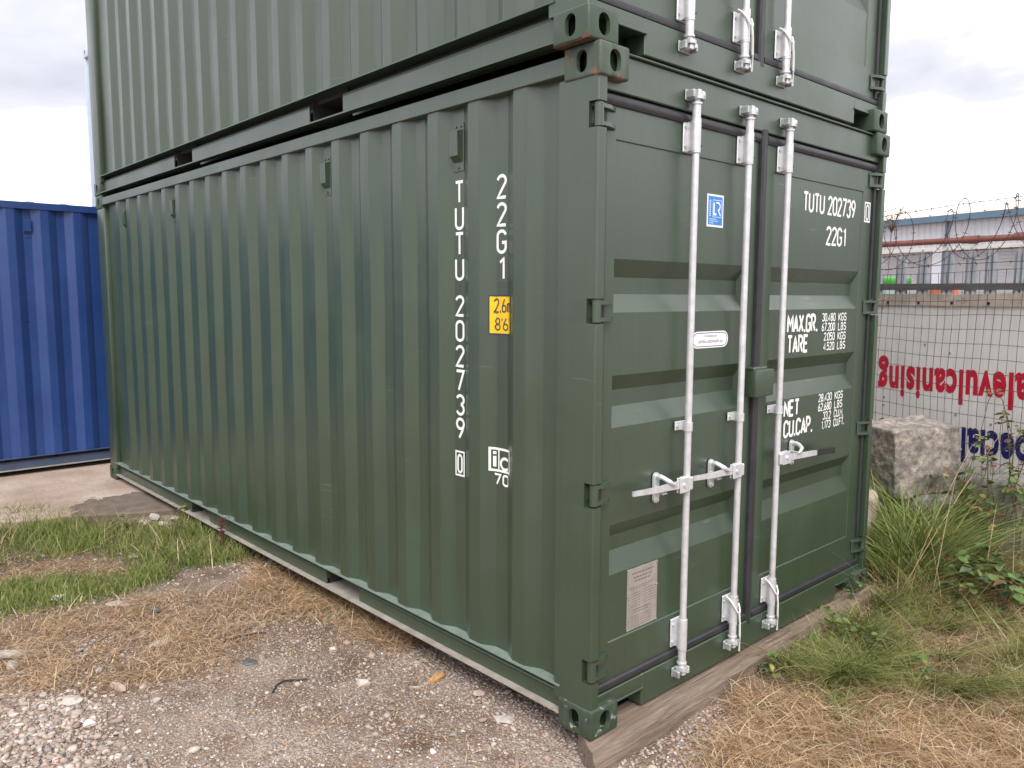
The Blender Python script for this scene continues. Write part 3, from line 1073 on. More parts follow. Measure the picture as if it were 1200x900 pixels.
            o2 = [(cyy + b, czz + a) for a, b in stadium(0.058, 0.258)]
            ribbon(t, o2 + [o2[0]], 0.0032, lambda u, v, l: (XD - 0.0039 + l, u, v), 0)
            t.build('label_print', 'ink', door)
            mt = Matrix(((0, 0, 1, XD - 0.0036), (1, 0, 0, 0), (0, 1, 0, 0), (0, 0, 0, 1)))
            font_text('label_print', 'CORTEN or EQUIVALENT only', 'ink', door, 0.017, Matrix.Translation((0, 0.715, 1.500)) @ mt, width=0.192)
            font_text('label_print', 'FOR REPAIR USE', 'ink', door, 0.012, Matrix.Translation((0, 0.765, 1.525)) @ mt, width=0.092)
            # data plate
            dp = MB().box(XD - 0.0052, XD - 0.0036, 0.270, 0.468, 0.343, 0.602, 0.0006).build('data_plate', 'plate', door)
            dp['label'] = 'riveted etched metal data plate with rows of small print'
            t = MB()
            p3 = lambda u, v, l: (XD - 0.0033 + l, u, v)
            rr = random.Random(3)

            def line(u0, u1, v, hgt):
                u = u0
                while u < u1:
                    wl = rr.uniform(0.006, 0.018)
                    ribbon(t, [(u, v), (min(u + wl, u1), v)], hgt, p3, 0)
                    u += wl + 0.004
            for v, a, b, hgt in ((0.578, 0.30, 0.44, 0.007), (0.560, 0.31, 0.43, 0.006), (0.545, 0.32, 0.42, 0.006), (0.522, 0.285, 0.445, 0.003), (0.514, 0.285, 0.40, 0.003)):
                line(a, b, v, hgt)
            for i in range(6):
                line(0.278, 0.355, 0.494 - i * 0.011, 0.003)
                line(0.375, 0.458, 0.498 - i * 0.011, 0.003)
            line(0.31, 0.42, 0.424, 0.006)
            line(0.32, 0.41, 0.413, 0.005)
            for i in range(6):
                line(0.276, 0.350, 0.398 - i * 0.009, 0.003)
                line(0.360, 0.425, 0.398 - i * 0.009, 0.003)
            ribbon(t, [(0.365, 0.505), (0.365, 0.436)], 0.001, p3, 0)
            t.build('plate_print', 'ink_grey', door)
            for yy, zz in ((0.275, 0.597), (0.462, 0.597), (0.368, 0.597), (0.275, 0.49), (0.463, 0.50), (0.275, 0.348), (0.462, 0.348)):
                MB().tube([(XD - 0.004, yy, zz), (XD - 0.0005, yy, zz)], 0.0048, 8).build('rivet', 'galv_dark', door)
    if text:
        ps = lambda u, v, l: (u, prof(u) - 0.0012 - l, v)
        t = MB()
        cen = [(2.201, 2.098, 'T'), (2.091, 1.984, 'U'), (1.98, 1.874, 'T'), (1.868, 1.764, 'U'), (1.705, 1.606, '2'), (1.596, 1.495, '0'),
               (1.485, 1.381, '2'), (1.375, 1.273, '7'), (1.265, 1.163, '3'), (1.159, 1.056, '9')]
        for a, b, ch in cen:
            write(None, ch, -0.869, b + 0.002, a - b - 0.004, 0.050, ps, 0.13, parent=sp)
        frame_rect(t, -0.881, -0.815, 0.888, 1.004, 0.008, ps)
        write(t, '0', -0.862, 0.900, 0.090, 0.028, ps, 0.12)
        for a, b, ch in ((2.198, 2.094, '2'), (2.085, 1.982, '2'), (1.975, 1.871, 'G'), (1.861, 1.763, '1')):
            write(None, ch, -0.592 if ch != '1' else -0.586, b + 0.002, a - b - 0.004, 0.050 if ch != '1' else 0.034, ps, 0.13, parent=sp)
        t.build('lettering', 'white_paint', sp)
        # height label, wrapped into the pressing
        t = MB()
        xs = [-0.632, -0.620, -0.612, -0.601, -0.59, -0.565, -0.54, -0.528, -0.518, -0.508, -0.499]
        v = []
        for x in xs:
            v += [(x, prof(x) - 0.0010, 1.540), (x, prof(x) - 0.0010, 1.702)]
        t.add(v, [(2 * i, 2 * i + 1, 2 * i + 3, 2 * i + 2) for i in range(len(xs) - 1)])
        hl = t.build('height_label', 'yellow', sp)
        hl['label'] = 'yellow height label reading 2.6m 8 feet 6'
        t = MB()
        py = lambda u, v, l: (u, prof(u) - 0.0018 - l, v)
        frame_rect(t, -0.633, -0.498, 1.538, 1.704, 0.006, py)
        write(t, '2.6m', -0.608, 1.630, 0.060, 0.105, py, 0.11)
        write(t, "8'6'", -0.604, 1.555, 0.055, 0.085, py, 0.11)
        t.build('label_print', 'ink', sp)
        # interchange mark
        t = MB()
        frame_rect(t, -0.632, -0.500, 0.952, 1.056, 0.010, ps)
        ribbon(t, [(-0.583, 0.960), (-0.583, 1.050)], 0.008, ps, 0.0002)
        ribbon(t, [(-0.606, 0.972), (-0.606, 1.018)], 0.014, ps, 0.0002)
        ribbon(t, [(-0.606, 1.026), (-0.606, 1.039)], 0.014, ps, 0.0002)
        ribbon(t, arc(-0.543, 0.990, 0.027, 0.024, 45, 315, 14), 0.012, ps, 0.0004)
        write(None, '7', -0.606, 0.893, 0.052, 0.034, ps, 0.18, parent=sp)
        write(None, '0', -0.555, 0.893, 0.052, 0.034, ps, 0.18, parent=sp)
        t.build('lettering', 'white_paint', sp)
    return T


# ================================================================== the ground
def vnoise(x, y, seed=0):
    """smooth value noise on numpy arrays, 0..1"""
    xi, yi = np.floor(x).astype(np.int64), np.floor(y).astype(np.int64)
    xf, yf = x - xi, y - yi
    u, v = xf * xf * (3 - 2 * xf), yf * yf * (3 - 2 * yf)

    def h(a, b):
        n = (a * 374761393 + b * 668265263 + seed * 1442695041) & 0x7fffffff
        n = ((n ^ (n >> 13)) * 1274126177) & 0x7fffffff
        return ((n ^ (n >> 16)) & 0xffff) / 65535.0
    return (h(xi, yi) * (1 - u) + h(xi + 1, yi) * u) * (1 - v) + (h(xi, yi + 1) * (1 - u) + h(xi + 1, yi + 1) * u) * v


def fbm(x, y, oct_=4, seed=0):
    s, a, t = 0, 1.0, 0
    for o in range(oct_):
        s = s + a * vnoise(x * 2 ** o, y * 2 ** o, seed + o)
        t += a
        a *= 0.5
    return s / t


def sstep(a, b, x):
    t = np.clip((x - a) / (b - a), 0, 1)
    return t * t * (3 - 2 * t)


def ground_z(x, y):
    x, y = np.asarray(x, float), np.asarray(y, float)
    base = -0.098 + 0.03 * sstep(-2.5, -4.6, x)
    base = base + 0.16 * sstep(2.6, 4.0, y) * sstep(-3, 0.5, x)             # the bank rises towards the fence
    near = (np.abs(x + 1.5) < 9) & (np.abs(y) < 9)
    n = (fbm(x * 1.7, y * 1.7, 3, 3) - 0.5) * 0.045 + (fbm(x * 9, y * 9, 3, 11) - 0.5) * 0.020
    under = (x > -6.1) & (x < 0.12) & (y > 0.05) & (y < 2.4)
    return base + np.where(near, n, 0) * np.where(under, 0.3, 1.0)


def axis_pts(lo, hi, step, far, g=1.35):
    a = list(np.arange(lo, hi + 1e-6, step))
    s, x = step, hi
    while x < far:
        s *= g
        x += s
        a.append(x)
    s, x, b = step, lo, []
    while x > -far:
        s *= g
        x -= s
        b.append(x)
    return np.array(b[::-1] + a)


gx = axis_pts(-5.4, 2.6, 0.03, 600)
gy = axis_pts(-2.6, 4.6, 0.03, 600)
GX, GY = np.meshgrid(gx, gy, indexing='ij')
GZ = ground_z(GX, GY)
ny_ = len(gy)
ii, jj = np.meshgrid(np.arange(len(gx) - 1), np.arange(ny_ - 1), indexing='ij')
q0 = (ii * ny_ + jj).ravel()
quads = np.stack([q0, q0 + ny_, q0 + ny_ + 1, q0 + 1], 1)

mg = bpy.data.materials.new('gravelly_soil')
mg.use_nodes = True
N, K = mg.node_tree.nodes, mg.node_tree.links.new
bs = N['Principled BSDF']
bs.inputs['Roughness'].default_value = 0.92
bs.inputs['Specular IOR Level'].default_value = 0.25
pos = N.new('ShaderNodeNewGeometry').outputs['Position']


def nz_(scale, det=5, rough=0.6):
    n = N.new('ShaderNodeTexNoise')
    n.inputs['Scale'].default_value = scale
    n.inputs['Detail'].default_value = det
    n.inputs['Roughness'].default_value = rough
    K(pos, n.inputs['Vector'])
    return n.outputs['Fac']


def ramp_(fac, pts):
    r = N.new('ShaderNodeValToRGB')
    el = r.color_ramp.elements
    el[0].position, el[0].color = pts[0][0], (*pts[0][1], 1)
    el[1].position, el[1].color = pts[-1][0], (*pts[-1][1], 1)
    for p, c in pts[1:-1]:
        e_ = el.new(p)
        e_.color = (*c, 1)
    K(fac, r.inputs['Fac'])
    return r.outputs['Color']


def mixn(fac, a, b, mode='MIX'):
    m = N.new('ShaderNodeMixRGB')
    m.blend_type = mode
    if isinstance(fac, (int, float)):
        m.inputs['Fac'].default_value = fac
    else:
        K(fac, m.inputs['Fac'])
    K(a, m.inputs['Color1'])
    K(b, m.inputs['Color2'])
    return m.outputs['Color']


soil = ramp_(nz_(3.0), [(0.30, (0.135, 0.092, 0.07)), (0.46, (0.25, 0.18, 0.14)), (0.68, (0.42, 0.34, 0.285))])
vor = N.new('ShaderNodeTexVoronoi')
vor.inputs['Scale'].default_value = 85
K(pos, vor.inputs['Vector'])
peb = ramp_(vor.outputs['Color'], [(0.15, (0.18, 0.14, 0.115)), (0.5, (0.33, 0.265, 0.225)), (0.75, (0.43, 0.365, 0.325)), (0.95, (0.56, 0.51, 0.47))])
pm_ = ramp_(nz_(3.2, 6, 0.7), [(0.42, (0, 0, 0)), (0.62, (0.85, 0.85, 0.85))])
colr = mixn(pm_, soil, peb)
dk = ramp_(nz_(1.1, 4), [(0.30, (0.55, 0.50, 0.48)), (0.56, (1.08, 1.05, 1.03))])
colr = mixn(1.0, colr, dk, 'MULTIPLY')
# thatch of dead stalks (red channel) and green-brown soil with the shade under the grass painted in (green channel)
atm = N.new('ShaderNodeAttribute')
atm.attribute_name = 'Col'
spx = N.new('ShaderNodeSeparateColor')
K(atm.outputs['Color'], spx.inputs['Color'])
brk = ramp_(nz_(9.0, 5, 0.7), [(0.34, (0.25, 0.25, 0.25)), (0.56, (1, 1, 1))])
thm = N.new('ShaderNodeMath')
thm.operation = 'MULTIPLY'
K(spx.outputs['Red'], thm.inputs[0])
K(brk, thm.inputs[1])
that = ramp_(nz_(55.0, 6, 0.75), [(0.34, (0.055, 0.036, 0.024)), (0.54, (0.20, 0.125, 0.075)), (0.74, (0.42, 0.29, 0.18))])  # dead stalks, with the shaded gaps between straws darkened into the colour
colr = mixn(thm.outputs[0], colr, that)
dark_base = ramp_(nz_(30.0, 6, 0.7), [(0.3, (0.030, 0.032, 0.016)), (0.7, (0.11, 0.10, 0.05))])
colr = mixn(spx.outputs['Green'], colr, dark_base)
K(colr, bs.inputs['Base Color'])
ad = N.new('ShaderNodeMath')
ad.operation = 'ADD'
K(nz_(60, 6, 0.7), ad.inputs[0])
mv = N.new('ShaderNodeMath')
mv.operation = 'MULTIPLY'
mv.inputs[1].default_value = -0.9
K(vor.outputs['Distance'], mv.inputs[0])
K(mv.outputs[0], ad.inputs[1])
bp = N.new('ShaderNodeBump')
bp.inputs['Strength'].default_value = 0.9
bp.inputs['Distance'].default_value = 0.012
K(ad.outputs[0], bp.inputs['Height'])
K(bp.outputs['Normal'], bs.inputs['Normal'])
M['ground'] = mg
GROUND_ARGS = ('ground', np.stack([GX.ravel(), GY.ravel(), GZ.ravel()], 1), quads, 'ground')
GXY = np.stack([GX.ravel(), GY.ravel()], 1)

# concrete apron behind: a cast slab with a broken front edge, stained near the green container
mc = bpy.data.materials.new('worn_concrete')
mc.use_nodes = True
N, K = mc.node_tree.nodes, mc.node_tree.links.new
bs = N['Principled BSDF']
bs.inputs['Roughness'].default_value = 0.9
pos = N.new('ShaderNodeNewGeometry').outputs['Position']
cc = ramp_(nz_(2.2, 6), [(0.3, (0.30, 0.215, 0.165)), (0.52, (0.40, 0.305, 0.25)), (0.72, (0.48, 0.40, 0.35))])
fine = ramp_(nz_(40, 4), [(0.3, (0.82, 0.82, 0.82)), (0.7, (1.12, 1.12, 1.12))])
cc = mixn(1.0, cc, fine, 'MULTIPLY')
# mud stain with its own outline around (-4.75, -0.15)
mpp = N.new('ShaderNodeMapping')
mpp.inputs['Location'].default_value = (4.85, 0.15, 0)
K(pos, mpp.inputs['Vector'])
mq = N.new('ShaderNodeMapping')
mq.inputs['Rotation'].default_value = (0, 0, 0.35)
mq.inputs['Scale'].default_value = (1.15, 0.95, 0)
K(mpp.outputs['Vector'], mq.inputs['Vector'])
ln = N.new('ShaderNodeVectorMath')
ln.operation = 'LENGTH'
K(mq.outputs['Vector'], ln.inputs[0])
sb = N.new('ShaderNodeMath')
sb.operation = 'ADD'
K(ln.outputs['Value'], sb.inputs[0])
K(nz_(3.5, 4), sb.inputs[1])
st = ramp_(sb.outputs[0], [(0.98, (1, 1, 1)), (1.10, (0, 0, 0))])
mud = ramp_(nz_(9, 5), [(0.3, (0.115, 0.085, 0.066)), (0.7, (0.19, 0.145, 0.115))])
cc = mixn(st, cc, mud)
K(cc, bs.inputs['Base Color'])
bp = N.new('ShaderNodeBump')
bp.inputs['Strength'].default_value = 0.5
bp.inputs['Distance'].default_value = 0.01
K(nz_(25, 7, 0.7), bp.inputs['Height'])
K(bp.outputs['Normal'], bs.inputs['Normal'])
M['concrete'] = mc
edge = []
for i in range(121):
    y = -9.0 + i * 0.15
    x = -4.52 + 0.48 * min(y, 0.3) * (1 if y > -3 else 0) + (-0.48 * 3 if y <= -3 else 0)
    x += 0.07 * (noise.noise(Vector((y * 1.7, 0.3, 2))) + 0.5 * noise.noise(Vector((y * 6, 1.3, 5))))
    edge.append((x, y))
sl_ = MB()
nE = len(edge)
rows = [[(x, y, -0.13) for x, y in edge], [(x - 0.004, y, -0.020) for x, y in edge], [(x - 0.02, y, -0.006) for x, y in edge],
        [(-8.0, y, -0.004) for x, y in edge], [(-40.0, y * 3, -0.004) for x, y in edge]]
sl_.add([p for r in rows for p in r], [(k * nE + i, k * nE + i + 1, (k + 1) * nE + i + 1, (k + 1) * nE + i) for k in range(len(rows) - 1) for i in range(nE - 1)])
struct(sl_.build('concrete_apron', 'concrete', smooth=True, angle=40))
PG = dict(paint='green', cast='green_cast', worn='green_worn', ledge='green_sill', dust='dust', rust_top=True)
PG2 = dict(paint='green', cast='green_cast', worn='green_worn', ledge='green', dust='green', rz0=0.016)
PB = dict(paint='blue', cast='blue_cast', worn='blue_cast', rail='blue_rail', ledge='blue_rail', dust='dust')
PP = dict(paint='pale', cast='pale', worn='pale')

make_container('dark green shipping container numbered TUTU 202739 standing on a timber sleeper', PG, (0, 0, 0), 0, text=True)
upper_ = make_container('dark green shipping container without markings stacked on top of the numbered one', PG2, (-0.02, -0.04, HZ + 0.0015), -0.0066)
MB().box(-0.176, -0.012, 0.002, 0.036, -0.0012, 0.0, 0).build('rusty_underside', 'rust', upper_)
sc_ = MB()
sc_.prism([(-0.03, -0.0012), (0.0, -0.0012), (-0.002, 0.012), (-0.012, 0.028)], 1, -0.0015, 0.004)
sc_.build('rust_scab', 'rust', upper_)
make_container('bright blue shipping container standing on the concrete behind the green stack', PB, (-6.70, 0.43, 0.0), math.pi / 2, full=False)
make_container('pale blue shipping container at the bottom of the far stack behind the blue one', PP, (-9.56, 1.55 + LX, 0.0), math.pi / 2, full=False)
hc = make_container('tall pale blue shipping container on top of the far stack behind the blue one', PP, (-9.56, 1.55 + LX, HZ + 0.0015), math.pi / 2, full=False)
hc.scale = (1, 1, 2.896 / HZ)



# ================================================================== timber sleeper under the door end
def rough_block(name, dims, seed, amp, cuts, m, parent=None, freq=3.0, bev=0.03, drop=0.0):
    """block with uneven faces and worn edges"""
    bm = bmesh.new()
    bmesh.ops.create_cube(bm, size=1)
    for v in bm.verts:
        v.co = Vector((v.co.x * dims[0], v.co.y * dims[1], v.co.z * dims[2]))
    bmesh.ops.bevel(bm, geom=list(bm.edges), offset=bev, segments=2, affect='EDGES', profile=0.5)
    bmesh.ops.subdivide_edges(bm, edges=[e for e in bm.edges if e.calc_length() > min(dims) * 0.4], cuts=cuts, use_grid_fill=True)
    bmesh.ops.triangulate(bm, faces=bm.faces)
    for v in bm.verts:
        p = v.co * freq + Vector((seed * 7.1, seed * 3.3, seed))
        d = noise.noise(p) * 0.8 + 0.7 * (0.35 - abs(noise.noise(p * 2.1))) + 0.45 * (0.3 - abs(noise.noise(p * 4.7))) + 0.2 * noise.noise(p * 9.0)
        n = v.co.normalized()
        v.co += n * d * amp
    me = bpy.data.meshes.new(name)
    bm.to_mesh(me)
    bm.free()
    me.materials.append(M[m])
    me.polygons.foreach_set('use_smooth', [True] * len(me.polygons))
    try:
        me.set_sharp_from_angle(angle=math.radians(38))
    except Exception:
        pass
    return link(name, me, parent)


def sleeper():
    n, prof_ = 70, []
    rows = []
    sec0 = [(-0.105, -0.108), (-0.108, -0.06), (-0.102, -0.004), (-0.075, -0.0015), (-0.04, -0.0015), (0.02, -0.002), (0.040, -0.006), (0.052, -0.020), (0.050, -0.06), (0.056, -0.10), (0.050, -0.118), (-0.05, -0.118)]
    for i in range(n + 1):
        t = i / n
        yb0 = -0.045 + t * 2.545
        row = []
        for k, (x, z) in enumerate(sec0):
            y = yb0 + (0.055 - x) * 0.55 * (1 - t)
            p = Vector((k * 0.9, y * 2.2, 3.0))
            j = noise.noise(p) * 0.010 + noise.noise(Vector((k * 2.1, y * 9, 1.0))) * 0.005
            dz = min(0, noise.noise(Vector((k * 1.3, y * 3.0, 8.0))) * 0.010) if z > -0.03 else noise.noise(Vector((k * 1.3, y * 3, 8))) * 0.006
            # splintered bite on the outer top edge
            bite = 0.0
            if k in (5, 6, 7):
                bite = max(0, noise.noise(Vector((5.5, y * 4.5, 2.2)))) * 0.030
            xx = x + j * (1 if x > 0 else -1) - bite - 0.02 * math.sin(t * math.pi)
            row.append((xx + (0.012 if x > 0 else 0), y + (noise.noise(Vector((k * 3.0, 1, 1))) * 0.012 if i in (0, n) else 0), z + dz - bite * 0.35))
        rows.append(row)
    mb = MB()
    m_ = len(sec0)
    mb.add([p for r in rows for p in r],
           [(i * m_ + k, i * m_ + (k + 1) % m_, (i + 1) * m_ + (k + 1) % m_, (i + 1) * m_ + k) for i in range(n) for k in range(m_)] +
           [tuple(range(m_)), tuple(range(n * m_, (n + 1) * m_))[::-1]])
    o = mb.build('timber_sleeper', 'timber', None, smooth=True, angle=30)
    return tag(o, 'weathered squared timber beam lying under the doors of the numbered green container', 'timber beam')


sleeper()

# ================================================================== fence line on the right
A0 = Vector((-0.65, 4.26, 0))
EX = Vector((0.9276, -0.3737, 0))
NX = Vector((-0.3737, -0.9276, 0))          # towards the yard
ROT = math.atan2(EX.y, EX.x)


def FL(s, z, off=0.0):
    return A0 + EX * s + Vector((0, 0, z)) + NX * off


# upside-down signboard
sg_ = thing('sign_board', 'white sign board fixed upside down behind the wire mesh with red and navy lettering', 'sign', A0, ROT)
bd = MB()
bd.box(-0.75, 3.4, -0.0, 0.022, 0.22, 1.640, 0.003)
bd.build('panel', 'board', sg_)
tl = 0.034
for s_, b_, wd, xh, m in (('alevulcanising', (-0.135, 1.150), 1.262, 0.335, 'red'), ('special', (0.655, 0.765), 0.60, 0.335, 'navy'), ('so', (-0.125, 0.722), 0.235, 0.335, 'navy')):
    # text runs from image right to left and hangs head down
    ends = b_[0] + wd
    bz = b_[1] + tl * wd
    ca, sa = math.cos(tl), math.sin(tl)
    mt = Matrix(((-ca, sa, 0, ends), (0, 0, -1, -0.0015), (-sa, -ca, 0, bz), (0, 0, 0, 1)))
    t_ = font_text('lettering', s_, m, sg_, xh, mt, offset=0.013, width=wd, spacing=1.10)
    t_['label'] = ('red' if m == 'red' else 'navy') + ' upside-down lettering'
rr = random.Random(5)
for s_, z_ in ((-0.06, 0.91), (-0.06, 0.845), (0.60, 0.86), (0.88, 0.83), (0.87, 0.76), (1.25, 0.9), (0.3, 1.35), (0.52, 1.30)):
    MB().tube([(s_, -0.0005, z_), (s_, -0.005, z_)], 0.009, 8).build('bolt', 'galv_dark', sg_)

pk = thing('capping_plank', 'weathered tan plank capping the top edge of the white sign board', 'plank', A0, ROT)
b = MB()
v = []
for i in range(61):
    s_ = -0.75 + i * 4.15 / 60
    a = 1.642 + 0.006 * noise.noise(Vector((s_ * 3, 0, 0)))
    c_ = 1.728 + 0.012 * noise.noise(Vector((s_ * 2.3, 4, 0)))
    v += [(s_, -0.012, a), (s_, -0.012, c_), (s_, 0.030, c_), (s_, 0.030, a)]
b.add(v, [(4 * i + k, 4 * i + (k + 1) % 4, 4 * i + 4 + (k + 1) % 4, 4 * i + 4 + k) for i in range(60) for k in range(4)] + [(0, 1, 2, 3), (240, 243, 242, 241)])
b.build('board', 'plank', pk)
for i in range(11):
    MB().tube([(-0.35 + i * 0.29, -0.010, 1.662), (-0.35 + i * 0.29, -0.020, 1.662)], 0.010, 8).build('bolt', 'black', pk)

# welded wire mesh with irregular cells
wf = thing('wire_mesh_fence', 'rusty welded wire mesh fence stretched in front of the white sign board', 'fence', A0, ROT)
mesh_ = MB()


def wob(s_, z):
    p = Vector((s_ * 1.4, z * 1.4, 2.7))
    return (noise.noise(p) * 0.018 + noise.noise(p * 3) * 0.006, noise.noise(p + Vector((9, 3, 1))) * 0.020, -0.045 + noise.noise(p + Vector((2, 8, 4))) * 0.02)


ss = np.arange(-0.6, 2.7, 0.064)
zs = np.arange(-0.02, 1.96, 0.100)
for s_ in ss:
    pts = []
    for z in np.arange(-0.02, 1.96, 0.10):
        a, b_, c_ = wob(s_, z)
        pts.append((s_ + a, c_, z + b_))
    mesh_.tube(pts, 0.0018, 4, cap=False)
for z in zs:
    pts = []
    for s_ in np.arange(-0.6, 2.7, 0.116):
        a, b_, c_ = wob(s_, z)
        pts.append((s_ + a, c_ - 0.003, z + b_))
    mesh_.tube(pts, 0.0018, 4, cap=False)
o = mesh_.build('wire_mesh', 'wire', wf)
o['kind'] = 'stuff'
for s_ in (-0.62, 2.72):
    MB().box(s_ - 0.025, s_ + 0.025, -0.08, -0.03, -0.10, 2.3, 0.004).build('post', 'palisade', wf)


def barbs(mb, pts, step, L_, r=0.0022):
    acc = 0
    for a, b_ in zip(pts, pts[1:]):
        a, b_ = Vector(a), Vector(b_)
        acc += (b_ - a).length
        if acc > step:
            acc = 0
            t_ = (b_ - a).normalized()
            for k in range(2):
                d = Vector((rr.uniform(-1, 1), rr.uniform(-1, 1), rr.uniform(-1, 1)))
                d = (d - t_ * d.dot(t_)).normalized() * L_
                mb.tube([a - d, a + d], r, 4)


coil = thing('barbed_wire_coil', 'loose rusty barbed wire coil strung along the top of the wire mesh', 'barbed wire', A0, ROT)
for ph, rad, pitch in ((0.0, 0.215, 0.62), (2.6, 0.19, 0.66)):
    pts = []
    for i in range(420):
        a = ph + i * 0.11
        s_ = -0.9 + pitch * i * 0.11 / (2 * math.pi) * 0.72
        wv = noise.noise(Vector((i * 0.03, ph, 1))) * 0.04
        pts.append((s_ + 0.05 * math.sin(a * 0.7), -0.045 + (rad + wv) * 0.75 * math.cos(a), 2.135 + (rad + wv) * math.sin(a) + 0.02 * math.sin(s_ * 2)))
    m_ = MB()
    m_.tube(pts, 0.0026, 5)
    barbs(m_, pts, 0.10, 0.016, 0.0018)
    m_.build('wire_loop', 'barb', coil)
strand = thing('barbed_wire_strand', 'straight barbed wire strands running below the coil on the wire mesh', 'barbed wire', A0, ROT)
for z0, z1 in ((1.915, 1.945), (2.02, 2.01), (2.33, 2.36)):
    pts = []
    for i in range(80):
        s_ = -0.7 + i * 3.5 / 79
        pts.append((s_, -0.05 + 0.01 * math.sin(s_ * 4), z0 + (z1 - z0) * i / 79 + 0.012 * math.sin(s_ * 2.3) + 0.006 * noise.noise(Vector((s_ * 3, z0, 0)))))
    m_ = MB()
    m_.tube(pts, 0.0023, 5)
    barbs(m_, pts, 0.13, 0.015, 0.0018)
    m_.build('strand', 'barb', strand)

# palisade fence behind the board
P0 = Vector((-0.904, 4.673, 0))
PE = (Vector((-0.085, 4.894, 0)) - P0).normalized()
pf_ = thing('palisade_fence', 'galvanised palisade fence of pointed steel pales standing behind the sign board', 'fence', P0, math.atan2(PE.y, PE.x))
pale_me = None
for i in range(-8, 22):
    if pale_me is None:
        b = MB()
        sec = [(-0.043, 0.0), (-0.026, -0.020), (-0.010, -0.020), (0.0, -0.006), (0.010, -0.020), (0.026, -0.020), (0.043, 0.0)]
        tops = [2.02, 2.075, 2.10, 2.02, 2.08, 2.05, 2.00]
        v = []
        for (x, y), zt in zip(sec, tops):
            v += [(x, y, -0.1), (x, y, zt)]
        b.add(v, [(2 * k, 2 * k + 1, 2 * k + 3, 2 * k + 2) for k in range(6)])
        o = b.build('pale', 'palisade', pf_)
        md = o.modifiers.new('s', 'SOLIDIFY')
        md.thickness = 0.003
        pale_me = o.data
    else:
        o = link('pale', pale_me, pf_)
        md = o.modifiers.new('s', 'SOLIDIFY')
        md.thickness = 0.003
    o.location = (0.10 + i * 0.168, 0, rr.uniform(-0.012, 0.012))
    o.rotation_euler = (0, rr.uniform(-0.012, 0.012), 0)
for z in (0.35, 1.762):
    b = MB()
    b.box(-1.4, 3.7, -0.030, -0.022, z, z + 0.052)
    b.box(-1.4, 3.7, -0.022, 0.030, z + 0.046, z + 0.052)
    b.build('rail', 'darkrail', pf_)


# granite / concrete blocks in front of the board
def block(label, loc, rot, dims, seed, amp, m, freq=3.5, bev=0.03):
    o = rough_block('stone_block', dims, seed, amp, 30, m, None, freq, bev)
    o.location = loc
    o.rotation_euler = rot
    return tag(o, label, 'stone block')


blk_c = block('large rough hewn granite block stacked in front of the white sign board', (-0.24, 3.56, 0.60), (0.02, -0.07, 1.02), (0.50, 0.42, 0.46), 1, 0.024, 'stone', 6.0, 0.012)
block('grey stone block half hidden in grass beneath the large granite block', (-0.22, 3.62, 0.16), (0, 0.02, 0.3), (0.62, 0.44, 0.42), 2, 0.022, 'stone_grey')
block('streaked grey concrete block overgrown by brambles beside the granite block', (0.55, 3.70, 0.23), (0.0, 0.03, -0.25), (0.66, 0.46, 0.56), 3, 0.014, 'stone_grey', bev=0.02)
block('upright pale tan stone slab close behind the right end of the green container', (-0.36, 2.86, 0.16), (0, 0.04, 0.2), (0.36, 0.22, 0.58), 4, 0.018, 'stone_tan')

# ================================================================== far yard
B0 = Vector((-13.5, 35.05, 0))
BE = (Vector((-7.6, 33.48, 0)) - B0).normalized()
bl = thing('warehouse', 'pale clad warehouse with blue grey eaves beyond the palisade fence', 'building', B0, math.atan2(BE.y, BE.x))
b = MB()
v = []
x = -26.0
k = 0
pr = []
while x < 44:
    pr += [(x, 0.0), (x + 0.17, 0.0), (x + 0.20, 0.035), (x + 0.25, 0.035)]
    x += 0.28
for x_, y_ in pr:
    v += [(x_, y_, 3.85), (x_, y_, 4.95)]
b.add(v, [(2 * i, 2 * i + 1, 2 * i + 3, 2 * i + 2) for i in range(len(pr) - 1)])
b.build('upper_cladding', 'clad', bl)
b = MB()
for i in range(28):
    z = -0.1 + i * 0.135
    b.box(-26, 44, 0.05 + 0.004 * (i % 2), 0.10, z, z + 0.128)
b.build('shutter_wall', 'clad_grey', bl)
MB().box(-26, 44, 0.11, 14, -0.1, 4.9).build('inner_wall', 'clad', bl)
MB().box(-26, 44, -0.06, 0.10, 3.70, 3.86).build('fascia', 'white_paint', bl)
MB().box(-26.2, 44.2, -0.32, 0.02, 4.90, 5.16).build('eave_gutter', 'eave', bl)
b = MB()
b.add([(-26.3, -0.3, 5.165), (44.3, -0.3, 5.165), (44.3, 11, 6.75), (-26.3, 11, 6.75), (44.3, 22, 5.165), (-26.3, 22, 5.165)], [(0, 1, 2, 3), (3, 2, 4, 5)])
rf = b.build('roof', 'roof', bl)
b = MB()
for i in range(60):
    xx = -26 + i * 1.18
    b.add([(xx, -0.31, 5.17), (xx + 0.10, -0.31, 5.17), (xx + 0.10, 11, 6.80), (xx, 11, 6.80), (xx + 0.05, -0.31, 5.25), (xx + 0.05, 11, 6.87)], [(0, 4, 5, 3), (4, 1, 2, 5)])
b.build('roof_rib', 'roof', rf)
for xx in (3.02, 7.6, -2.0, 12.5):
    MB().tube([(xx, -0.09, 3.9), (xx, -0.09, 4.92)], 0.06, 8).build('downpipe', 'eave', bl)
for xx in (2.45, 9.5, -5.0):
    MB().box(xx, xx + 0.42, -0.10, 0.06, -0.1, 3.70).build('column', 'clad', bl)
    MB().box(xx + 0.43, xx + 0.80, -0.08, 0.05, -0.1, 3.69).build('door', 'eave', bl)

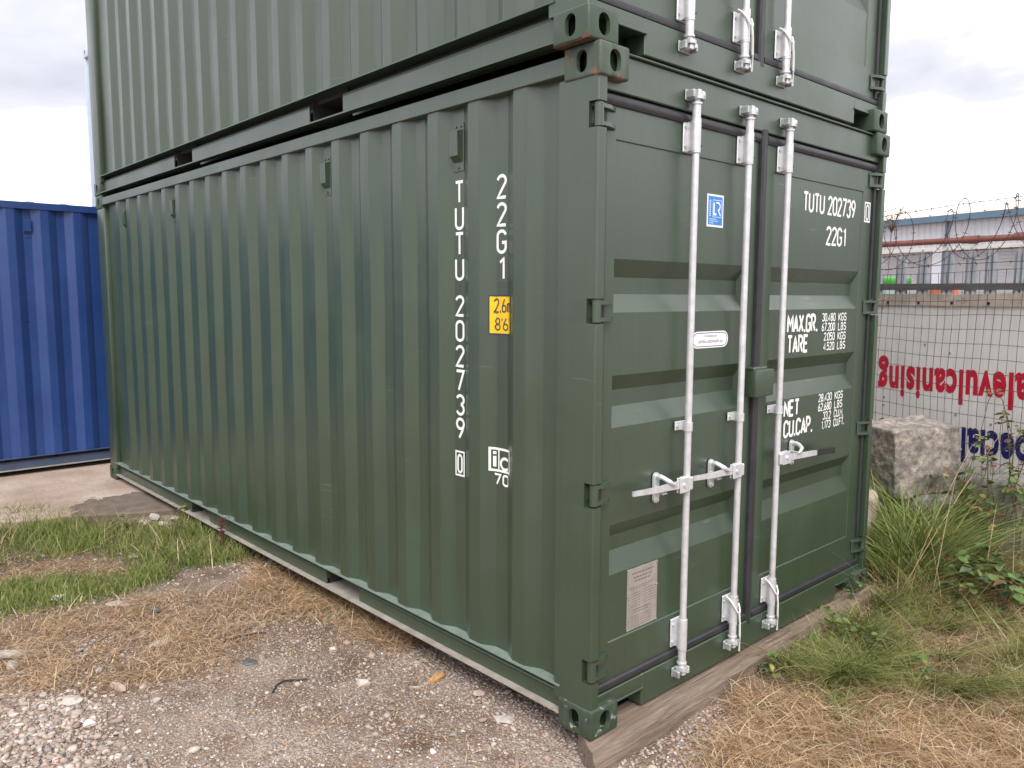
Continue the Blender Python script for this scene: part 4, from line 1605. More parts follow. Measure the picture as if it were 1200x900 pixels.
pipe = thing('rusty_pipe', 'long red brown pipe running along the front of the warehouse', 'pipe', B0, math.atan2(BE.y, BE.x))
MB().tube([(-26, -0.42, 4.06), (0, -0.42, 4.10), (6.5, -0.42, 4.05), (44, -0.42, 4.02)], 0.125, 12).build('barrel', 'pipe', pipe, smooth=True)
for xx in (-8, 4.3, 6.4, 15):
    MB().tube([(xx - 0.35, -0.42, 4.075), (xx + 0.35, -0.42, 4.065)], 0.155, 12).build('collar', 'pipe', pipe, smooth=True)
    MB().box(xx - 0.04, xx + 0.04, -0.44, 0.02, 3.90, 3.96).build('bracket', 'eave', pipe)


def tractor(loc, rz):
    t = thing('tractor', 'small bright green tractor parked behind the palisade fence', 'tractor', loc, rz)
    h = MB()
    h.box(-0.1, 1.35, -0.32, 0.32, 0.75, 1.30, 0.06, 2)
    h.box(-0.95, -0.1, -0.38, 0.38, 0.70, 1.05, 0.04)
    h.build('bonnet', 'mach_green', t, smooth=True)
    f = MB()
    f.box(-1.05, 0.2, -0.56, 0.56, 2.02, 2.16, 0.04, 2)
    f.build('cab_roof', 'mach_green', t, smooth=True)
    for x_, y_ in ((-0.98, -0.5), (-0.98, 0.5), (0.10, -0.5), (0.10, 0.5)):
        MB().box(x_ - 0.035, x_ + 0.035, y_ - 0.035, y_ + 0.035, 1.0, 2.03).build('cab_post', 'black', t)
    g = MB()
    g.box(0.085, 0.095, -0.46, 0.46, 1.25, 2.02)
    g.build('windscreen', 'glass', t)
    for s_ in (-1, 1):
        MB().box(-0.94, 0.06, s_ * 0.49 - 0.004, s_ * 0.49 + 0.004, 1.25, 2.02).build('side_window', 'glass', t)
        fd = MB()
        fd.prism([(-0.55 + 0.80 * math.cos(a), 0.68 + 0.80 * math.sin(a)) for a in np.linspace(0.1, 3.0, 12)] + [(-0.55 + 0.74 * math.cos(a), 0.68 + 0.74 * math.sin(a)) for a in np.linspace(3.0, 0.1, 12)], 1, s_ * 0.72 - 0.18, s_ * 0.72 + 0.18)
        fd.build('mudguard', 'mach_green', t)
        for x_, R_, w_ in ((-0.55, 0.68, 0.30), (1.05, 0.45, 0.22)):
            y_ = s_ * 0.72
            wh = MB()
            wh.tube([(x_, y_ - w_ / 2, R_), (x_, y_ - w_ / 2 + 0.05, R_), (x_, y_ + w_ / 2 - 0.05, R_), (x_, y_ + w_ / 2, R_)], [R_ * 0.9, R_, R_, R_ * 0.9], 24)
            tw = wh.build('wheel', 'tyre', t, smooth=True)
            MB().tube([(x_, y_ - w_ / 2 - 0.01, R_), (x_, y_ + w_ / 2 + 0.01, R_)], R_ * 0.5, 16).build('rim', 'orange', tw)
    return t


gd = Vector((-3.85, 12.4, -0.098))
tractor(gd, math.radians(20))
d_or = CAM + ray(1106, 340) * 13.0
cr = MB()
cr.box(d_or.x - 0.5, d_or.x + 0.5, d_or.y - 0.4, d_or.y + 0.4, -0.07, 1.12, 0.02)
for k in range(5):
    cr.box(d_or.x - 0.52, d_or.x + 0.52, d_or.y - 0.42, d_or.y - 0.39, 0.0 + k * 0.22, 0.14 + k * 0.22)
for sx in (-0.45, 0.45):
    cr.box(d_or.x + sx - 0.06, d_or.x + sx + 0.06, d_or.y - 0.4, d_or.y + 0.4, -0.098, -0.06)
tag(cr.build('pallet_box', 'crate'), 'grey slatted pallet box behind the palisade fence under the orange drum', 'box')
dr = MB()
R_ = 0.21
dr.tube([(d_or.x, d_or.y, 1.12), (d_or.x, d_or.y, 1.15), (d_or.x, d_or.y, 1.40), (d_or.x, d_or.y, 1.42), (d_or.x, d_or.y, 1.60), (d_or.x, d_or.y, 1.83), (d_or.x, d_or.y, 1.85)],
        [R_ * 0.9, R_, R_, R_ * 1.05, R_, R_, R_ * 0.9], 20)
tag(dr.build('drum', 'orange', None, smooth=True), 'orange plastic drum standing on the grey pallet box behind the fence', 'drum')

# ================================================================== vegetation
def poly_world(pts, z=-0.09):
    return np.array([onz(u, v, z)[:2] for u, v in pts])


def inside(P, poly):
    x, y = P[:, 0], P[:, 1]
    r = np.zeros(len(P), bool)
    j = len(poly) - 1
    for i in range(len(poly)):
        xi, yi = poly[i]
        xj, yj = poly[j]
        c = ((yi > y) != (yj > y)) & (x < (xj - xi) * (y - yi) / (yj - yi + 1e-12) + xi)
        r ^= c
        j = i
    return r


def scatter(poly, n, clump=0.0, nclump=60, soft=0.08):
    lo, hi = poly.min(0) - soft, poly.max(0) + soft
    out_ = []
    got = 0
    cc = None
    if clump:
        cc = RNG.uniform(lo, hi, (nclump * 6, 2))
        cc = cc[inside(cc, poly)][:nclump]
    while got < n:
        if clump and len(cc):
            P = cc[RNG.integers(0, len(cc), n)] + RNG.normal(0, clump, (n, 2))
        else:
            P = RNG.uniform(lo, hi, (n, 2))
        P = P[inside(P + RNG.normal(0, soft, P.shape), poly)]
        if not len(P):
            break
        out_.append(P)
        got += len(P)
    return np.concatenate(out_)[:n]


def pal(cols, n, jit=0.18):
    C = np.array(cols)[RNG.integers(0, len(cols), n)]
    return C * RNG.uniform(1 - jit, 1 + jit, (n, 1))


def blade_geo(P2, h, az, lean, droop, wd, col, z0=None, tipcol=None):
    n = len(P2)
    z = ground_z(P2[:, 0], P2[:, 1]) - 0.006 if z0 is None else z0
    base = np.stack([P2[:, 0], P2[:, 1], z], 1)
    d = np.stack([np.cos(az), np.sin(az), np.zeros(n)], 1)
    pz = RNG.uniform(0, 2 * np.pi, n)
    side = np.stack([np.cos(pz), np.sin(pz), np.zeros(n)], 1)
    V, C = [], []
    tc_ = col if tipcol is None else tipcol
    for t in (0.0, 0.35, 0.7, 1.0):
        hor = lean * h * (0.55 * t + 0.45 * t * t)
        ver = h * (t - droop * t * t)
        ctr = base + d * hor[:, None] + np.array([0, 0, 1.0]) * ver[:, None]
        wv = (wd * (1 - t ** 1.6) * 0.5)[:, None]
        cv = col * (1 - t) + tc_ * t
        if t < 1:
            V += [ctr - side * wv, ctr + side * wv]
            C += [cv, cv]
        else:
            V.append(ctr)
            C.append(cv)
    V = np.stack(V, 1)
    C = np.stack(C, 1)
    o = (np.arange(n) * 7)[:, None]
    T = np.array([[0, 1, 3], [0, 3, 2], [2, 3, 5], [2, 5, 4], [4, 5, 6]])
    F = (o[:, :, None] + T[None]).reshape(-1, 3)
    return V.reshape(-1, 3), F, C.reshape(-1, 3)


def join_geo(parts):
    V, F, C, o = [], [], [], 0
    for v, f, c in parts:
        V.append(v)
        F.append(f + o)
        C.append(c)
        o += len(v)
    return np.concatenate(V), np.concatenate(F), np.concatenate(C)


GRN = [(0.131, 0.206, 0.037), (0.175, 0.256, 0.056), (0.225, 0.288, 0.081), (0.106, 0.163, 0.033), (0.300, 0.306, 0.119)]
OLV = [(0.163, 0.169, 0.056), (0.237, 0.213, 0.081), (0.106, 0.125, 0.037), (0.312, 0.263, 0.125)]
STR = [(0.48, 0.33, 0.185), (0.62, 0.46, 0.29), (0.36, 0.22, 0.125), (0.52, 0.32, 0.175), (0.68, 0.55, 0.38), (0.20, 0.12, 0.07)]


def upright(poly, n, hr, cols, clump=0.06, ncl=80, lean=(0.1, 0.9), wd=(0.004, 0.008), az=None, azs=3.2, tip=None):
    P = scatter(poly, n, clump, ncl)
    n = len(P)
    a = RNG.uniform(0, 2 * np.pi, n) if az is None else RNG.normal(az, azs, n)
    c = pal(cols, n)
    return blade_geo(P, RNG.uniform(*hr, n), a, RNG.uniform(*lean, n), RNG.uniform(0.0, 0.45, n), RNG.uniform(*wd, n), c,
                     tipcol=None if tip is None else c * 0.6 + np.array(tip) * 0.4)


def lying(poly, n, lr, cols, zr=(0.004, 0.035), clump=0.10, ncl=90, wd=(0.0018, 0.0042), az=None, azs=0.9):
    """stalks lying about: long lean, little height"""
    P = scatter(poly, n, clump, ncl)
    n = len(P)
    a = RNG.uniform(0, 2 * np.pi, n) if az is None else RNG.normal(az, azs, n)
    L_ = RNG.uniform(*lr, n)
    h = RNG.uniform(0.15, 0.5, n) * L_
    z = ground_z(P[:, 0], P[:, 1]) + RNG.uniform(*zr, n) * RNG.uniform(0, 1, n)
    return blade_geo(P, h, a, 1.0 / (h / L_), RNG.uniform(0.55, 1.1, n), RNG.uniform(*wd, n), pal(cols, n), z0=z)


def stuff(name, label, parts, m='veg'):
    V, F, C = join_geo(parts)
    return tag(np_mesh(name, V, F, m, C), label, None, kind='stuff')


gC = poly_world([(-160, 806), (60, 806), (120, 830), (160, 960), (-160, 1050)])
gM = poly_world([(-160, 760), (250, 700), (300, 680), (480, 745), (660, 850), (720, 890), (720, 1050), (-160, 1050)])
gT = poly_world([(686, 900), (860, 820), (890, 860), (800, 960), (690, 1000)])
gU = poly_world([(260, 640), (660, 840), (700, 880), (640, 880), (420, 740), (240, 650)])
gAll = np.array([(-4.4, -2.8), (2.6, -2.8), (2.6, 1.0), (0.1, 1.0), (0.1, 0.1), (-4.4, 0.1)])
zA = poly_world([(-160, 618), (-60, 608), (60, 606), (150, 622), (215, 618), (240, 604), (300, 640), (306, 660), (200, 668), (100, 652), (0, 672), (-160, 690)])
zB = poly_world([(-160, 700), (-20, 688), (90, 678), (180, 664), (210, 676), (120, 704), (40, 722), (-160, 745)])
zC = poly_world([(-60, 660), (30, 652), (120, 650), (190, 672), (90, 688), (-60, 700)])
zD = poly_world([(-160, 735), (60, 722), (170, 700), (300, 682), (400, 694), (425, 716), (300, 742), (255, 785), (120, 815), (-160, 830)])
zE = poly_world([(285, 648), (330, 664), (500, 745), (485, 764), (380, 732), (300, 692)])
zF = poly_world([(826, 885), (866, 806), (960, 806), (1100, 826), (1320, 850), (1320, 1000), (780, 1000)])
zG = poly_world([(880, 776), (1018, 706), (1100, 690), (1320, 700), (1320, 860), (1100, 836), (960, 812)])
zH = poly_world([(1020, 712), (1012, 640), (1020, 592), (1320, 600), (1320, 720), (1100, 716)], z=-0.05)
zGr = poly_world([(915, 762), (960, 740), (1090, 745), (1060, 790), (1010, 860), (930, 800)])



def zone_mask(polys, soft=0.10):
    m_ = np.zeros(len(GXY))
    sel = (np.abs(GXY[:, 0] + 1.5) < 8) & (np.abs(GXY[:, 1] - 1) < 8)
    Q = GXY[sel]
    acc = np.zeros(len(Q))
    for pl_ in polys:
        a = np.zeros(len(Q))
        for k in range(12):
            wob_ = (np.stack([fbm(Q[:, 0] * 4, Q[:, 1] * 4, 2, 5), fbm(Q[:, 0] * 4, Q[:, 1] * 4, 2, 9)], 1) - 0.5) * 0.35
            a += inside(Q + wob_ + RNG.normal(0, soft, Q.shape), pl_)
        acc = np.maximum(acc, a / 12)
    m_[sel] = acc
    return m_


gm_ = np.stack([np.clip(zone_mask([zC, zD, zE, zF]) + 0.55 * zone_mask([zG, zH]), 0, 1) * 0.9, np.maximum(zone_mask([zA, zB]) * 0.8, zone_mask([zH, zGr]) * 0.6), np.zeros(len(GXY))], 1)
struct(np_mesh(*GROUND_ARGS, cols=gm_, smooth=True))

stuff('green_grass', 'green grass growing along the gravel beside the concrete apron',
      [upright(zA, 12000, (0.05, 0.17), GRN, 0.07, 110, tip=(0.34, 0.30, 0.12)), upright(zA, 700, (0.12, 0.26), OLV + STR[:2], 0.1, 60, (0.4, 1.2)),
       upright(zB, 6500, (0.03, 0.11), GRN, 0.07, 70, tip=(0.34, 0.30, 0.12)), upright(zE, 500, (0.03, 0.10), OLV, 0.08, 12)])
stuff('dry_grass', 'withered tan grass matted over the gravel left of the container',
      [lying(zC, 1800, (0.05, 0.16), STR, clump=0.08), lying(zD, 10000, (0.04, 0.18), STR, (0.004, 0.05), 0.065, 95), upright(zD, 1100, (0.03, 0.10), STR, 0.12, 60, (0.6, 2.2)),
       lying(zE, 8000, (0.05, 0.17), STR, (0.004, 0.06), 0.07, 60), upright(zE, 900, (0.03, 0.12), STR, 0.06, 50, (0.6, 2.0)),
       lying(gM, 3000, (0.03, 0.12), STR, clump=0.16, ncl=40), lying(zA, 1100, (0.05, 0.18), STR + OLV, clump=0.2), lying(zB, 500, (0.05, 0.15), STR)])
stuff('dry_grass', 'withered tan grass matted in front of the timber beam',
      [lying(zF, 17000, (0.06, 0.26), STR, (0.004, 0.08), 0.055, 130), lying(zF, 5000, (0.05, 0.2), STR, (0.004, 0.03), 0.2, 60), upright(zF, 1600, (0.04, 0.12), STR, 0.08, 90, (0.8, 2.6)), lying(zG, 7500, (0.06, 0.24), STR, (0.004, 0.07), 0.12, 120),
       lying(zH, 4200, (0.10, 0.45), STR, (0.01, 0.16), 0.14, 80)])
stuff('green_grass', 'green grass sprouting between the timber beam and the bramble bank',
      [upright(zG, 6500, (0.05, 0.20), GRN + OLV, 0.05, 58, (0.4, 1.8), tip=(0.36, 0.34, 0.12)),
       upright(zG, 2600, (0.14, 0.32), GRN + OLV[:2], 0.035, 30, (0.8, 2.0), (0.004, 0.007), az=math.radians(-35), azs=0.6, tip=(0.40, 0.38, 0.16)),
       upright(zGr, 1500, (0.05, 0.16), GRN, 0.05, 26, (0.5, 1.8), (0.003, 0.006)),
       upright(zF, 500, (0.04, 0.12), OLV, 0.10, 30, (0.6, 1.8))])
zTall = poly_world([(1030, 640), (1040, 610), (1110, 610), (1150, 640), (1110, 690), (1040, 690)], z=-0.05)
stuff('tall_grass', 'long green and straw coloured grass growing up around the stone blocks',
      [upright(zH, 6500, (0.12, 0.40), GRN + OLV, 0.07, 60, (0.3, 1.4), (0.004, 0.008), tip=(0.40, 0.36, 0.14)),
       upright(zTall, 3200, (0.34, 0.74), GRN + [(0.10, 0.19, 0.04)], 0.05, 26, (0.4, 1.5), (0.008, 0.015), tip=(0.34, 0.36, 0.14)),
       upright(zTall, 420, (0.35, 0.80), STR, 0.08, 30, (0.4, 1.3), (0.003, 0.006)),
       upright(zG, 900, (0.08, 0.26), STR, 0.10, 60, (0.8, 2.4), (0.002, 0.004)),
       upright(zH, 1500, (0.25, 0.60), STR, 0.12, 50, (0.5, 1.6), (0.003, 0.005))])

# ------------------------------------------------------------------ loose gravel
ICO_V = []
ph = (1 + 5 ** 0.5) / 2
for a, b_ in ((-1, ph), (1, ph), (-1, -ph), (1, -ph)):
    ICO_V.append((a, b_, 0))
for a, b_ in ((-1, ph), (1, ph), (-1, -ph), (1, -ph)):
    ICO_V.append((0, a, b_))
for a, b_ in ((-1, ph), (1, ph), (-1, -ph), (1, -ph)):
    ICO_V.append((b_, 0, a))
ICO_V = np.array(ICO_V) / math.sqrt(1 + ph * ph)
ICO_F = np.array([(0, 11, 5), (0, 5, 1), (0, 1, 7), (0, 7, 10), (0, 10, 11), (1, 5, 9), (5, 11, 4), (11, 10, 2), (10, 7, 6), (7, 1, 8),
                  (3, 9, 4), (3, 4, 2), (3, 2, 6), (3, 6, 8), (3, 8, 9), (4, 9, 5), (2, 4, 11), (6, 2, 10), (8, 6, 7), (9, 8, 1)])
PEB = [(0.384, 0.301, 0.256), (0.461, 0.384, 0.333), (0.320, 0.243, 0.198), (0.538, 0.474, 0.422), (0.256, 0.198, 0.166), (0.422, 0.314, 0.256), (0.346, 0.275, 0.237), (0.307, 0.288, 0.282)]


def pebbles(poly, n, rr_, clump=0.0, ncl=60, cols=PEB):
    P = scatter(poly, n, clump, ncl)
    n = len(P)
    r = np.exp(RNG.uniform(np.log(rr_[0]), np.log(rr_[1]), n))
    V = np.repeat(ICO_V[None], n, 0) * RNG.uniform(0.58, 1.22, (n, 12, 1))
    V = V * np.stack([RNG.uniform(0.7, 1.35, n), RNG.uniform(0.6, 1.1, n), RNG.uniform(0.3, 0.65, n)], 1)[:, None, :]
    a = RNG.uniform(0, 2 * np.pi, n)
    ca, sa = np.cos(a)[:, None], np.sin(a)[:, None]
    x, y = V[..., 0] * ca - V[..., 1] * sa, V[..., 0] * sa + V[..., 1] * ca
    z = V[..., 2] + x * RNG.normal(0, 0.25, (n, 1))
    V = np.stack([x, y, z], 2) * r[:, None, None]
    V += np.stack([P[:, 0], P[:, 1], ground_z(P[:, 0], P[:, 1]) + r * 0.18], 1)[:, None, :]
    F = (np.arange(n) * 12)[:, None, None] + ICO_F[None]
    C = np.repeat(pal(cols, n)[:, None], 12, 1)
    return V.reshape(-1, 3), F.reshape(-1, 3), C.reshape(-1, 3)


stuff('gravel', 'coarse pale gravel spread at the edge of the yard', [pebbles(gC, 3800, (0.006, 0.022))], 'gravel')
stuff('gravel', 'fine pale gravel scattered over the soil beside the green container',
      [pebbles(gM, 24000, (0.0022, 0.008), 0.20, 260), pebbles(gM, 700, (0.006, 0.016)), pebbles(gM, 130, (0.014, 0.030)), pebbles(gM, 1500, (0.002, 0.006), cols=[(0.55, 0.52, 0.49), (0.12, 0.10, 0.09)]), pebbles(gU, 3500, (0.003, 0.012)), pebbles(gT, 2600, (0.003, 0.012)),
       pebbles(gAll, 9000, (0.003, 0.012)), pebbles(zB, 500, (0.005, 0.015)), pebbles(zG, 500, (0.004, 0.012))], 'gravel')


# ------------------------------------------------------------------ leafy plants
def leaf_mesh(name, m):
    v = [(0, 0, 0), (0.30, 0.26, 0.05), (0.62, 0.24, 0.03), (1.0, 0, -0.10), (0.62, -0.24, 0.03), (0.30, -0.26, 0.05), (0.32, 0, -0.02), (0.64, 0, -0.03), (0.16, 0.16, 0.03), (0.16, -0.16, 0.03), (0.84, 0.13, -0.03), (0.84, -0.13, -0.03)]
    f = [(0, 6, 1, 8), (0, 9, 5, 6), (6, 7, 2, 1), (6, 5, 4, 7), (7, 3, 10, 2), (7, 4, 11, 3)]
    me = bpy.data.meshes.new(name)
    me.from_pydata(v, [], f)
    me.materials.append(M[m])
    me.polygons.foreach_set('use_smooth', [True] * len(me.polygons))
    return me


LEAF = {k: leaf_mesh('leaf', k) for k in ('leaf', 'leaf_dark', 'leaf_yellow', 'leaf_brown')}
rl = random.Random(21)


def bramble(name, label, base, arches, n_leaf, size, mix, cat='bramble', group=None, stemr=0.004):
    """arching stems rooted at base; arches = list of (dx, dy, top height, end height)"""
    b0 = Vector((base[0], base[1], float(ground_z(base[0], base[1])) if len(base) < 3 else base[2]))
    t = thing(name, label, cat, b0, 0, group)
    st_ = MB()
    nodes = []
    for dx, dy, hz, ez in arches:
        pts = []
        for i in range(11):
            u = i / 10
            z = 4 * (hz - ez / 2) * u * (1 - u) + ez * u
            pts.append(Vector((dx * u + rl.uniform(-.012, .012), dy * u + rl.uniform(-.012, .012), max(z, -0.01))))
        st_.tube(pts, [stemr * (1 - 0.6 * i / 10) for i in range(11)], 5)
        nodes += [(pts[i], (pts[min(i + 1, 10)] - pts[i - 1])) for i in range(2, 11)]
    st_.build('stem', 'stem', t)
    for i in range(n_leaf):
        p, d = nodes[rl.randrange(len(nodes))]
        k = rl.choices(list(mix.keys()), list(mix.values()))[0]
        o = link('leaf', LEAF[k], t)
        o.location = p + Vector((rl.uniform(-.03, .03), rl.uniform(-.03, .03), rl.uniform(-.01, .035)))
        o.rotation_euler = (rl.uniform(-0.7, 0.7), rl.uniform(-0.5, 0.6), rl.uniform(0, 6.28))
        s_ = size * rl.uniform(0.65, 1.25)
        o.scale = (s_, s_ * rl.uniform(0.9, 1.25), s_)
    return t


GM = {'leaf': 6, 'leaf_dark': 3, 'leaf_yellow': 1}
DM = {'leaf': 4, 'leaf_dark': 5, 'leaf_brown': 0.6}
YM = {'leaf': 5, 'leaf_yellow': 2.2, 'leaf_brown': 2.2, 'leaf_dark': 2}


def W(u, v, z):
    p = onz(u, v, z)
    return (p.x, p.y)


bramble('bramble', 'green bramble spreading over the bank in front of the streaked concrete block', W(1180, 700, 0.0), [(-0.40, 0.05, 0.26, 0.10), (0.1, -0.28, 0.22, 0.08), (0.3, 0.1, 0.30, 0.12), (-0.15, -0.35, 0.20, 0.06), (-0.25, 0.2, 0.30, 0.16), (-0.3, -0.2, 0.24, 0.08)], 240, 0.072, {'leaf': 6, 'leaf_dark': 5, 'leaf_brown': 0.4})
bramble('bramble', 'yellow flecked bramble climbing over the top of the streaked concrete block', (0.40, 3.34), [(-0.25, 0.25, 0.75, 0.55), (0.1, 0.25, 0.85, 0.62), (0.45, 0.1, 0.8, 0.45), (-0.5, 0.1, 0.55, 0.3), (0.15, -0.1, 0.6, 0.15), (0.35, 0.32, 1.0, 0.8), (-0.1, -0.05, 0.7, 0.35), (0.0, -0.15, 0.45, 0.1)], 210, 0.055, YM)
bramble('bramble', 'brown leaved bramble stem reaching up against the sign board', (0.50, 3.42), [(-0.3, 0.12, 1.05, 0.75), (0.1, 0.1, 1.2, 0.9), (0.2, 0.05, 1.0, 0.85), (-0.15, 0.0, 0.9, 0.8)], 80, 0.052, {'leaf': 4, 'leaf_brown': 4, 'leaf_yellow': 1.5})
bramble('weed', 'leafy green weed growing beside the upright tan slab', W(1062, 668, -0.02), [(0.12, 0.05, 0.16, 0.08), (-0.1, 0.08, 0.18, 0.1), (0.05, -0.12, 0.18, 0.1), (-0.05, -0.1, 0.2, 0.12)], 70, 0.050, GM, 'weed')
bramble('weed', 'bushy green weed in front of the granite block', W(1118, 655, 0.0), [(0.12, 0.1, 0.3, 0.2), (-0.12, 0.1, 0.32, 0.22), (0.02, -0.12, 0.24, 0.14), (0.0, 0.05, 0.42, 0.36), (0.1, -0.05, 0.36, 0.26)], 130, 0.048, {'leaf': 8, 'leaf_yellow': 1}, 'weed')
bramble('weed', 'pale yellow green weed at the foot of the timber beam near its far end', W(985, 742, -0.09), [(0.15, -0.05, 0.07, 0.02), (-0.12, -0.08, 0.06, 0.02), (0.05, -0.16, 0.11, 0.05), (-0.2, 0.1, 0.10, 0.04)], 60, 0.042, {'leaf': 6, 'leaf_yellow': 3}, 'weed')
bramble('weed', 'small leafy weed poking through the notch above the far end of the beam', (0.018, 2.18, 0.0), [(0.03, 0.03, 0.05, 0.03), (-0.01, -0.05, 0.05, 0.03), (0.02, 0.06, 0.04, 0.02)], 12, 0.034, {'leaf': 3, 'leaf_dark': 3}, 'weed', stemr=0.002)
bramble('weed', 'low green weed spreading by the timber beam above the tan straw', W(893, 792, -0.09), [(0.1, -0.03, 0.05, 0.02), (-0.08, -0.06, 0.05, 0.02), (0.06, 0.05, 0.09, 0.04)], 36, 0.040, GM, 'weed')
bramble('weed', 'dark round leaved weed in the straw beyond the timber beam', W(1010, 760, -0.09), [(0.1, 0.0, 0.06, 0.02), (-0.06, -0.08, 0.12, 0.05), (0.08, -0.1, 0.12, 0.05)], 34, 0.048, DM, 'weed')
bramble('weed', 'broad leaved weed among the straw in front of the beam', W(1075, 800, -0.09), [(0.1, -0.05, 0.05, 0.01), (-0.1, -0.03, 0.05, 0.01), (0.0, 0.1, 0.10, 0.05)], 34, 0.058, {'leaf': 4, 'leaf_dark': 2, 'leaf_yellow': 2}, 'weed')
bramble('weed', 'green weed sprouting under the bottom rail by the slab edge', W(222, 612, -0.06), [(0.06, -0.05, 0.14, 0.08), (-0.05, -0.06, 0.12, 0.07), (0.02, 0.03, 0.16, 0.11)], 36, 0.034, GM, 'weed')
bramble('weed', 'bright green low weed beside the mud stain on the apron', W(150, 626, -0.07), [(0.10, -0.05, 0.10, 0.04), (-0.1, -0.04, 0.10, 0.04), (0.0, 0.1, 0.10, 0.05)], 40, 0.036, {'leaf': 1}, 'weed')

# dock with rust-red seed head by the rail
db = Vector((*W(263, 648, -0.075), -0.08))
dk_ = thing('dock_plant', 'withered dock stalk with rust red seeds standing against the bottom rail', 'weed', db)
s_ = MB()
spt = [Vector((0.0, -0.01, 0)), Vector((0.01, -0.015, 0.09)), Vector((0.005, -0.02, 0.18)), Vector((0.015, -0.02, 0.27))]
s_.tube(spt, 0.004, 5)
s_.build('stem', 'dock', dk_)
s_ = MB()
for i in range(150):
    u = rl.random()
    p = spt[0].lerp(spt[3], 0.12 + 0.88 * u)
    wdt = 0.022 if (0.55 < u or u < 0.3) else 0.007
    c_ = p + Vector((rl.gauss(0, wdt), rl.gauss(0, wdt), rl.gauss(0, 0.01)))
    s_.tube([c_ - Vector((0, 0, 0.005)), c_, c_ + Vector((0, 0, 0.005))], [0.001, 0.005, 0.001], 4)
o = s_.build('seed_head', 'dock', dk_)
o['kind'] = 'stuff'

# dry twigs caught in the barbed wire
tb = FL(-0.02, 2.20, 0.06)
tw = thing('dry_twig', 'dry twiggy weed with a pale seed head caught in the barbed wire', 'twig', tb, ROT)
s_ = MB()
for i in range(16):
    a = rl.uniform(-1.1, 1.1)
    L_ = rl.uniform(0.10, 0.30)
    s_.tube([(0, 0, 0), (math.sin(a) * L_ * 0.4, rl.uniform(-.03, .03), L_ * 0.5), (math.sin(a) * L_, rl.uniform(-.05, .05), L_ * (0.75 + 0.3 * math.cos(a)))], [0.003, 0.002, 0.001], 4)
s_.tube([(0, 0, 0), (-0.02, 0.01, -0.3), (-0.05, 0.0, -0.6)], 0.003, 4)
s_.build('twig', 'stem', tw)
for i in range(34):
    o = link('leaf', LEAF['leaf_yellow' if i % 3 else 'leaf_brown'], tw)
    o.location = (rl.gauss(0.0, 0.05), rl.gauss(0, 0.03), rl.gauss(0.15, 0.035))
    o.rotation_euler = (rl.uniform(-1, 1), rl.uniform(-1, 1), rl.uniform(0, 6.28))
    o.scale = [rl.uniform(0.012, 0.026)] * 3

# long dry stalks leaning across the bank
def stalk(label, pts):
    b_ = Vector(pts[0])
    o = MB().tube([Vector(p) - b_ for p in pts], [0.0024] + [0.0021] * (len(pts) - 2) + [0.001], 5).build('dry_stalk', 'dry_stem')
    o.location = b_
    return tag(o, label, 'stalk', 'dry stalks leaning over the bank')


for (u0, v0, z0), (u1, v1, dist) in (((1040, 705, -0.02), (1200, 470, 5.4)), ((1055, 690, 0.0), (1140, 520, 5.0)), ((1030, 660, 0.02), (1200, 615, 4.8)), ((1150, 700, 0.0), (1168, 590, 4.7)), ((1090, 700, 0.0), (1120, 560, 4.6))):
    a = Vector((*W(u0, v0, z0), 0))
    a.z = float(ground_z(a.x, a.y)) - 0.01
    b_ = CAM + ray(u1, v1) * dist
    m_ = a.lerp(b_, 0.5) + Vector((0, 0, 0.05))
    stalk('thin dry straw stalk leaning out of the long grass', [a, a.lerp(m_, 0.5) + Vector((0, 0, 0.01)), m_, m_.lerp(b_, 0.5) + Vector((0, 0, 0.008)), b_])


# ------------------------------------------------------------------ bits lying about
def rock(name, label, u, v, dims, m, cat, seed, rz=0.0, amp=0.18, z=-0.09, group=None):
    bm = bmesh.new()
    bmesh.ops.create_icosphere(bm, subdivisions=4, radius=0.5)
    r_k = random.Random(seed * 13 + 1)
    cutp = []
    for _ in range(11):
        ax_ = Vector((r_k.gauss(0, 1), r_k.gauss(0, 1), r_k.gauss(0, 0.8))).normalized()
        cutp.append((ax_, r_k.uniform(0.26, 0.42)))
    for q in bm.verts:
        p = q.co * 2.6 + Vector((seed * 5.7, seed, 0))
        k = 1 + amp * (noise.noise(p) + 0.6 * noise.noise(p * 2.7))
        c = q.co * k
        for ax_, lim in cutp:
            ov = c.dot(ax_) - lim
            if ov > 0:
                c = c - ax_ * ov
        q.co = Vector((c.x * dims[0], c.y * dims[1], c.z * dims[2]))
    me = bpy.data.meshes.new(name)
    bm.to_mesh(me)
    bm.free()
    me.materials.append(M[m])
    me.polygons.foreach_set('use_smooth', [True] * len(me.polygons))
    try:
        me.set_sharp_from_angle(angle=math.radians(32))
    except Exception:
        pass
    o = link(name, me)
    x, y = W(u, v, z)
    o.location = (x, y, float(ground_z(x, y)) + dims[2] * 0.28)
    o.rotation_euler = (0.05, 0.04, rz)
    return tag(o, label, cat, group)


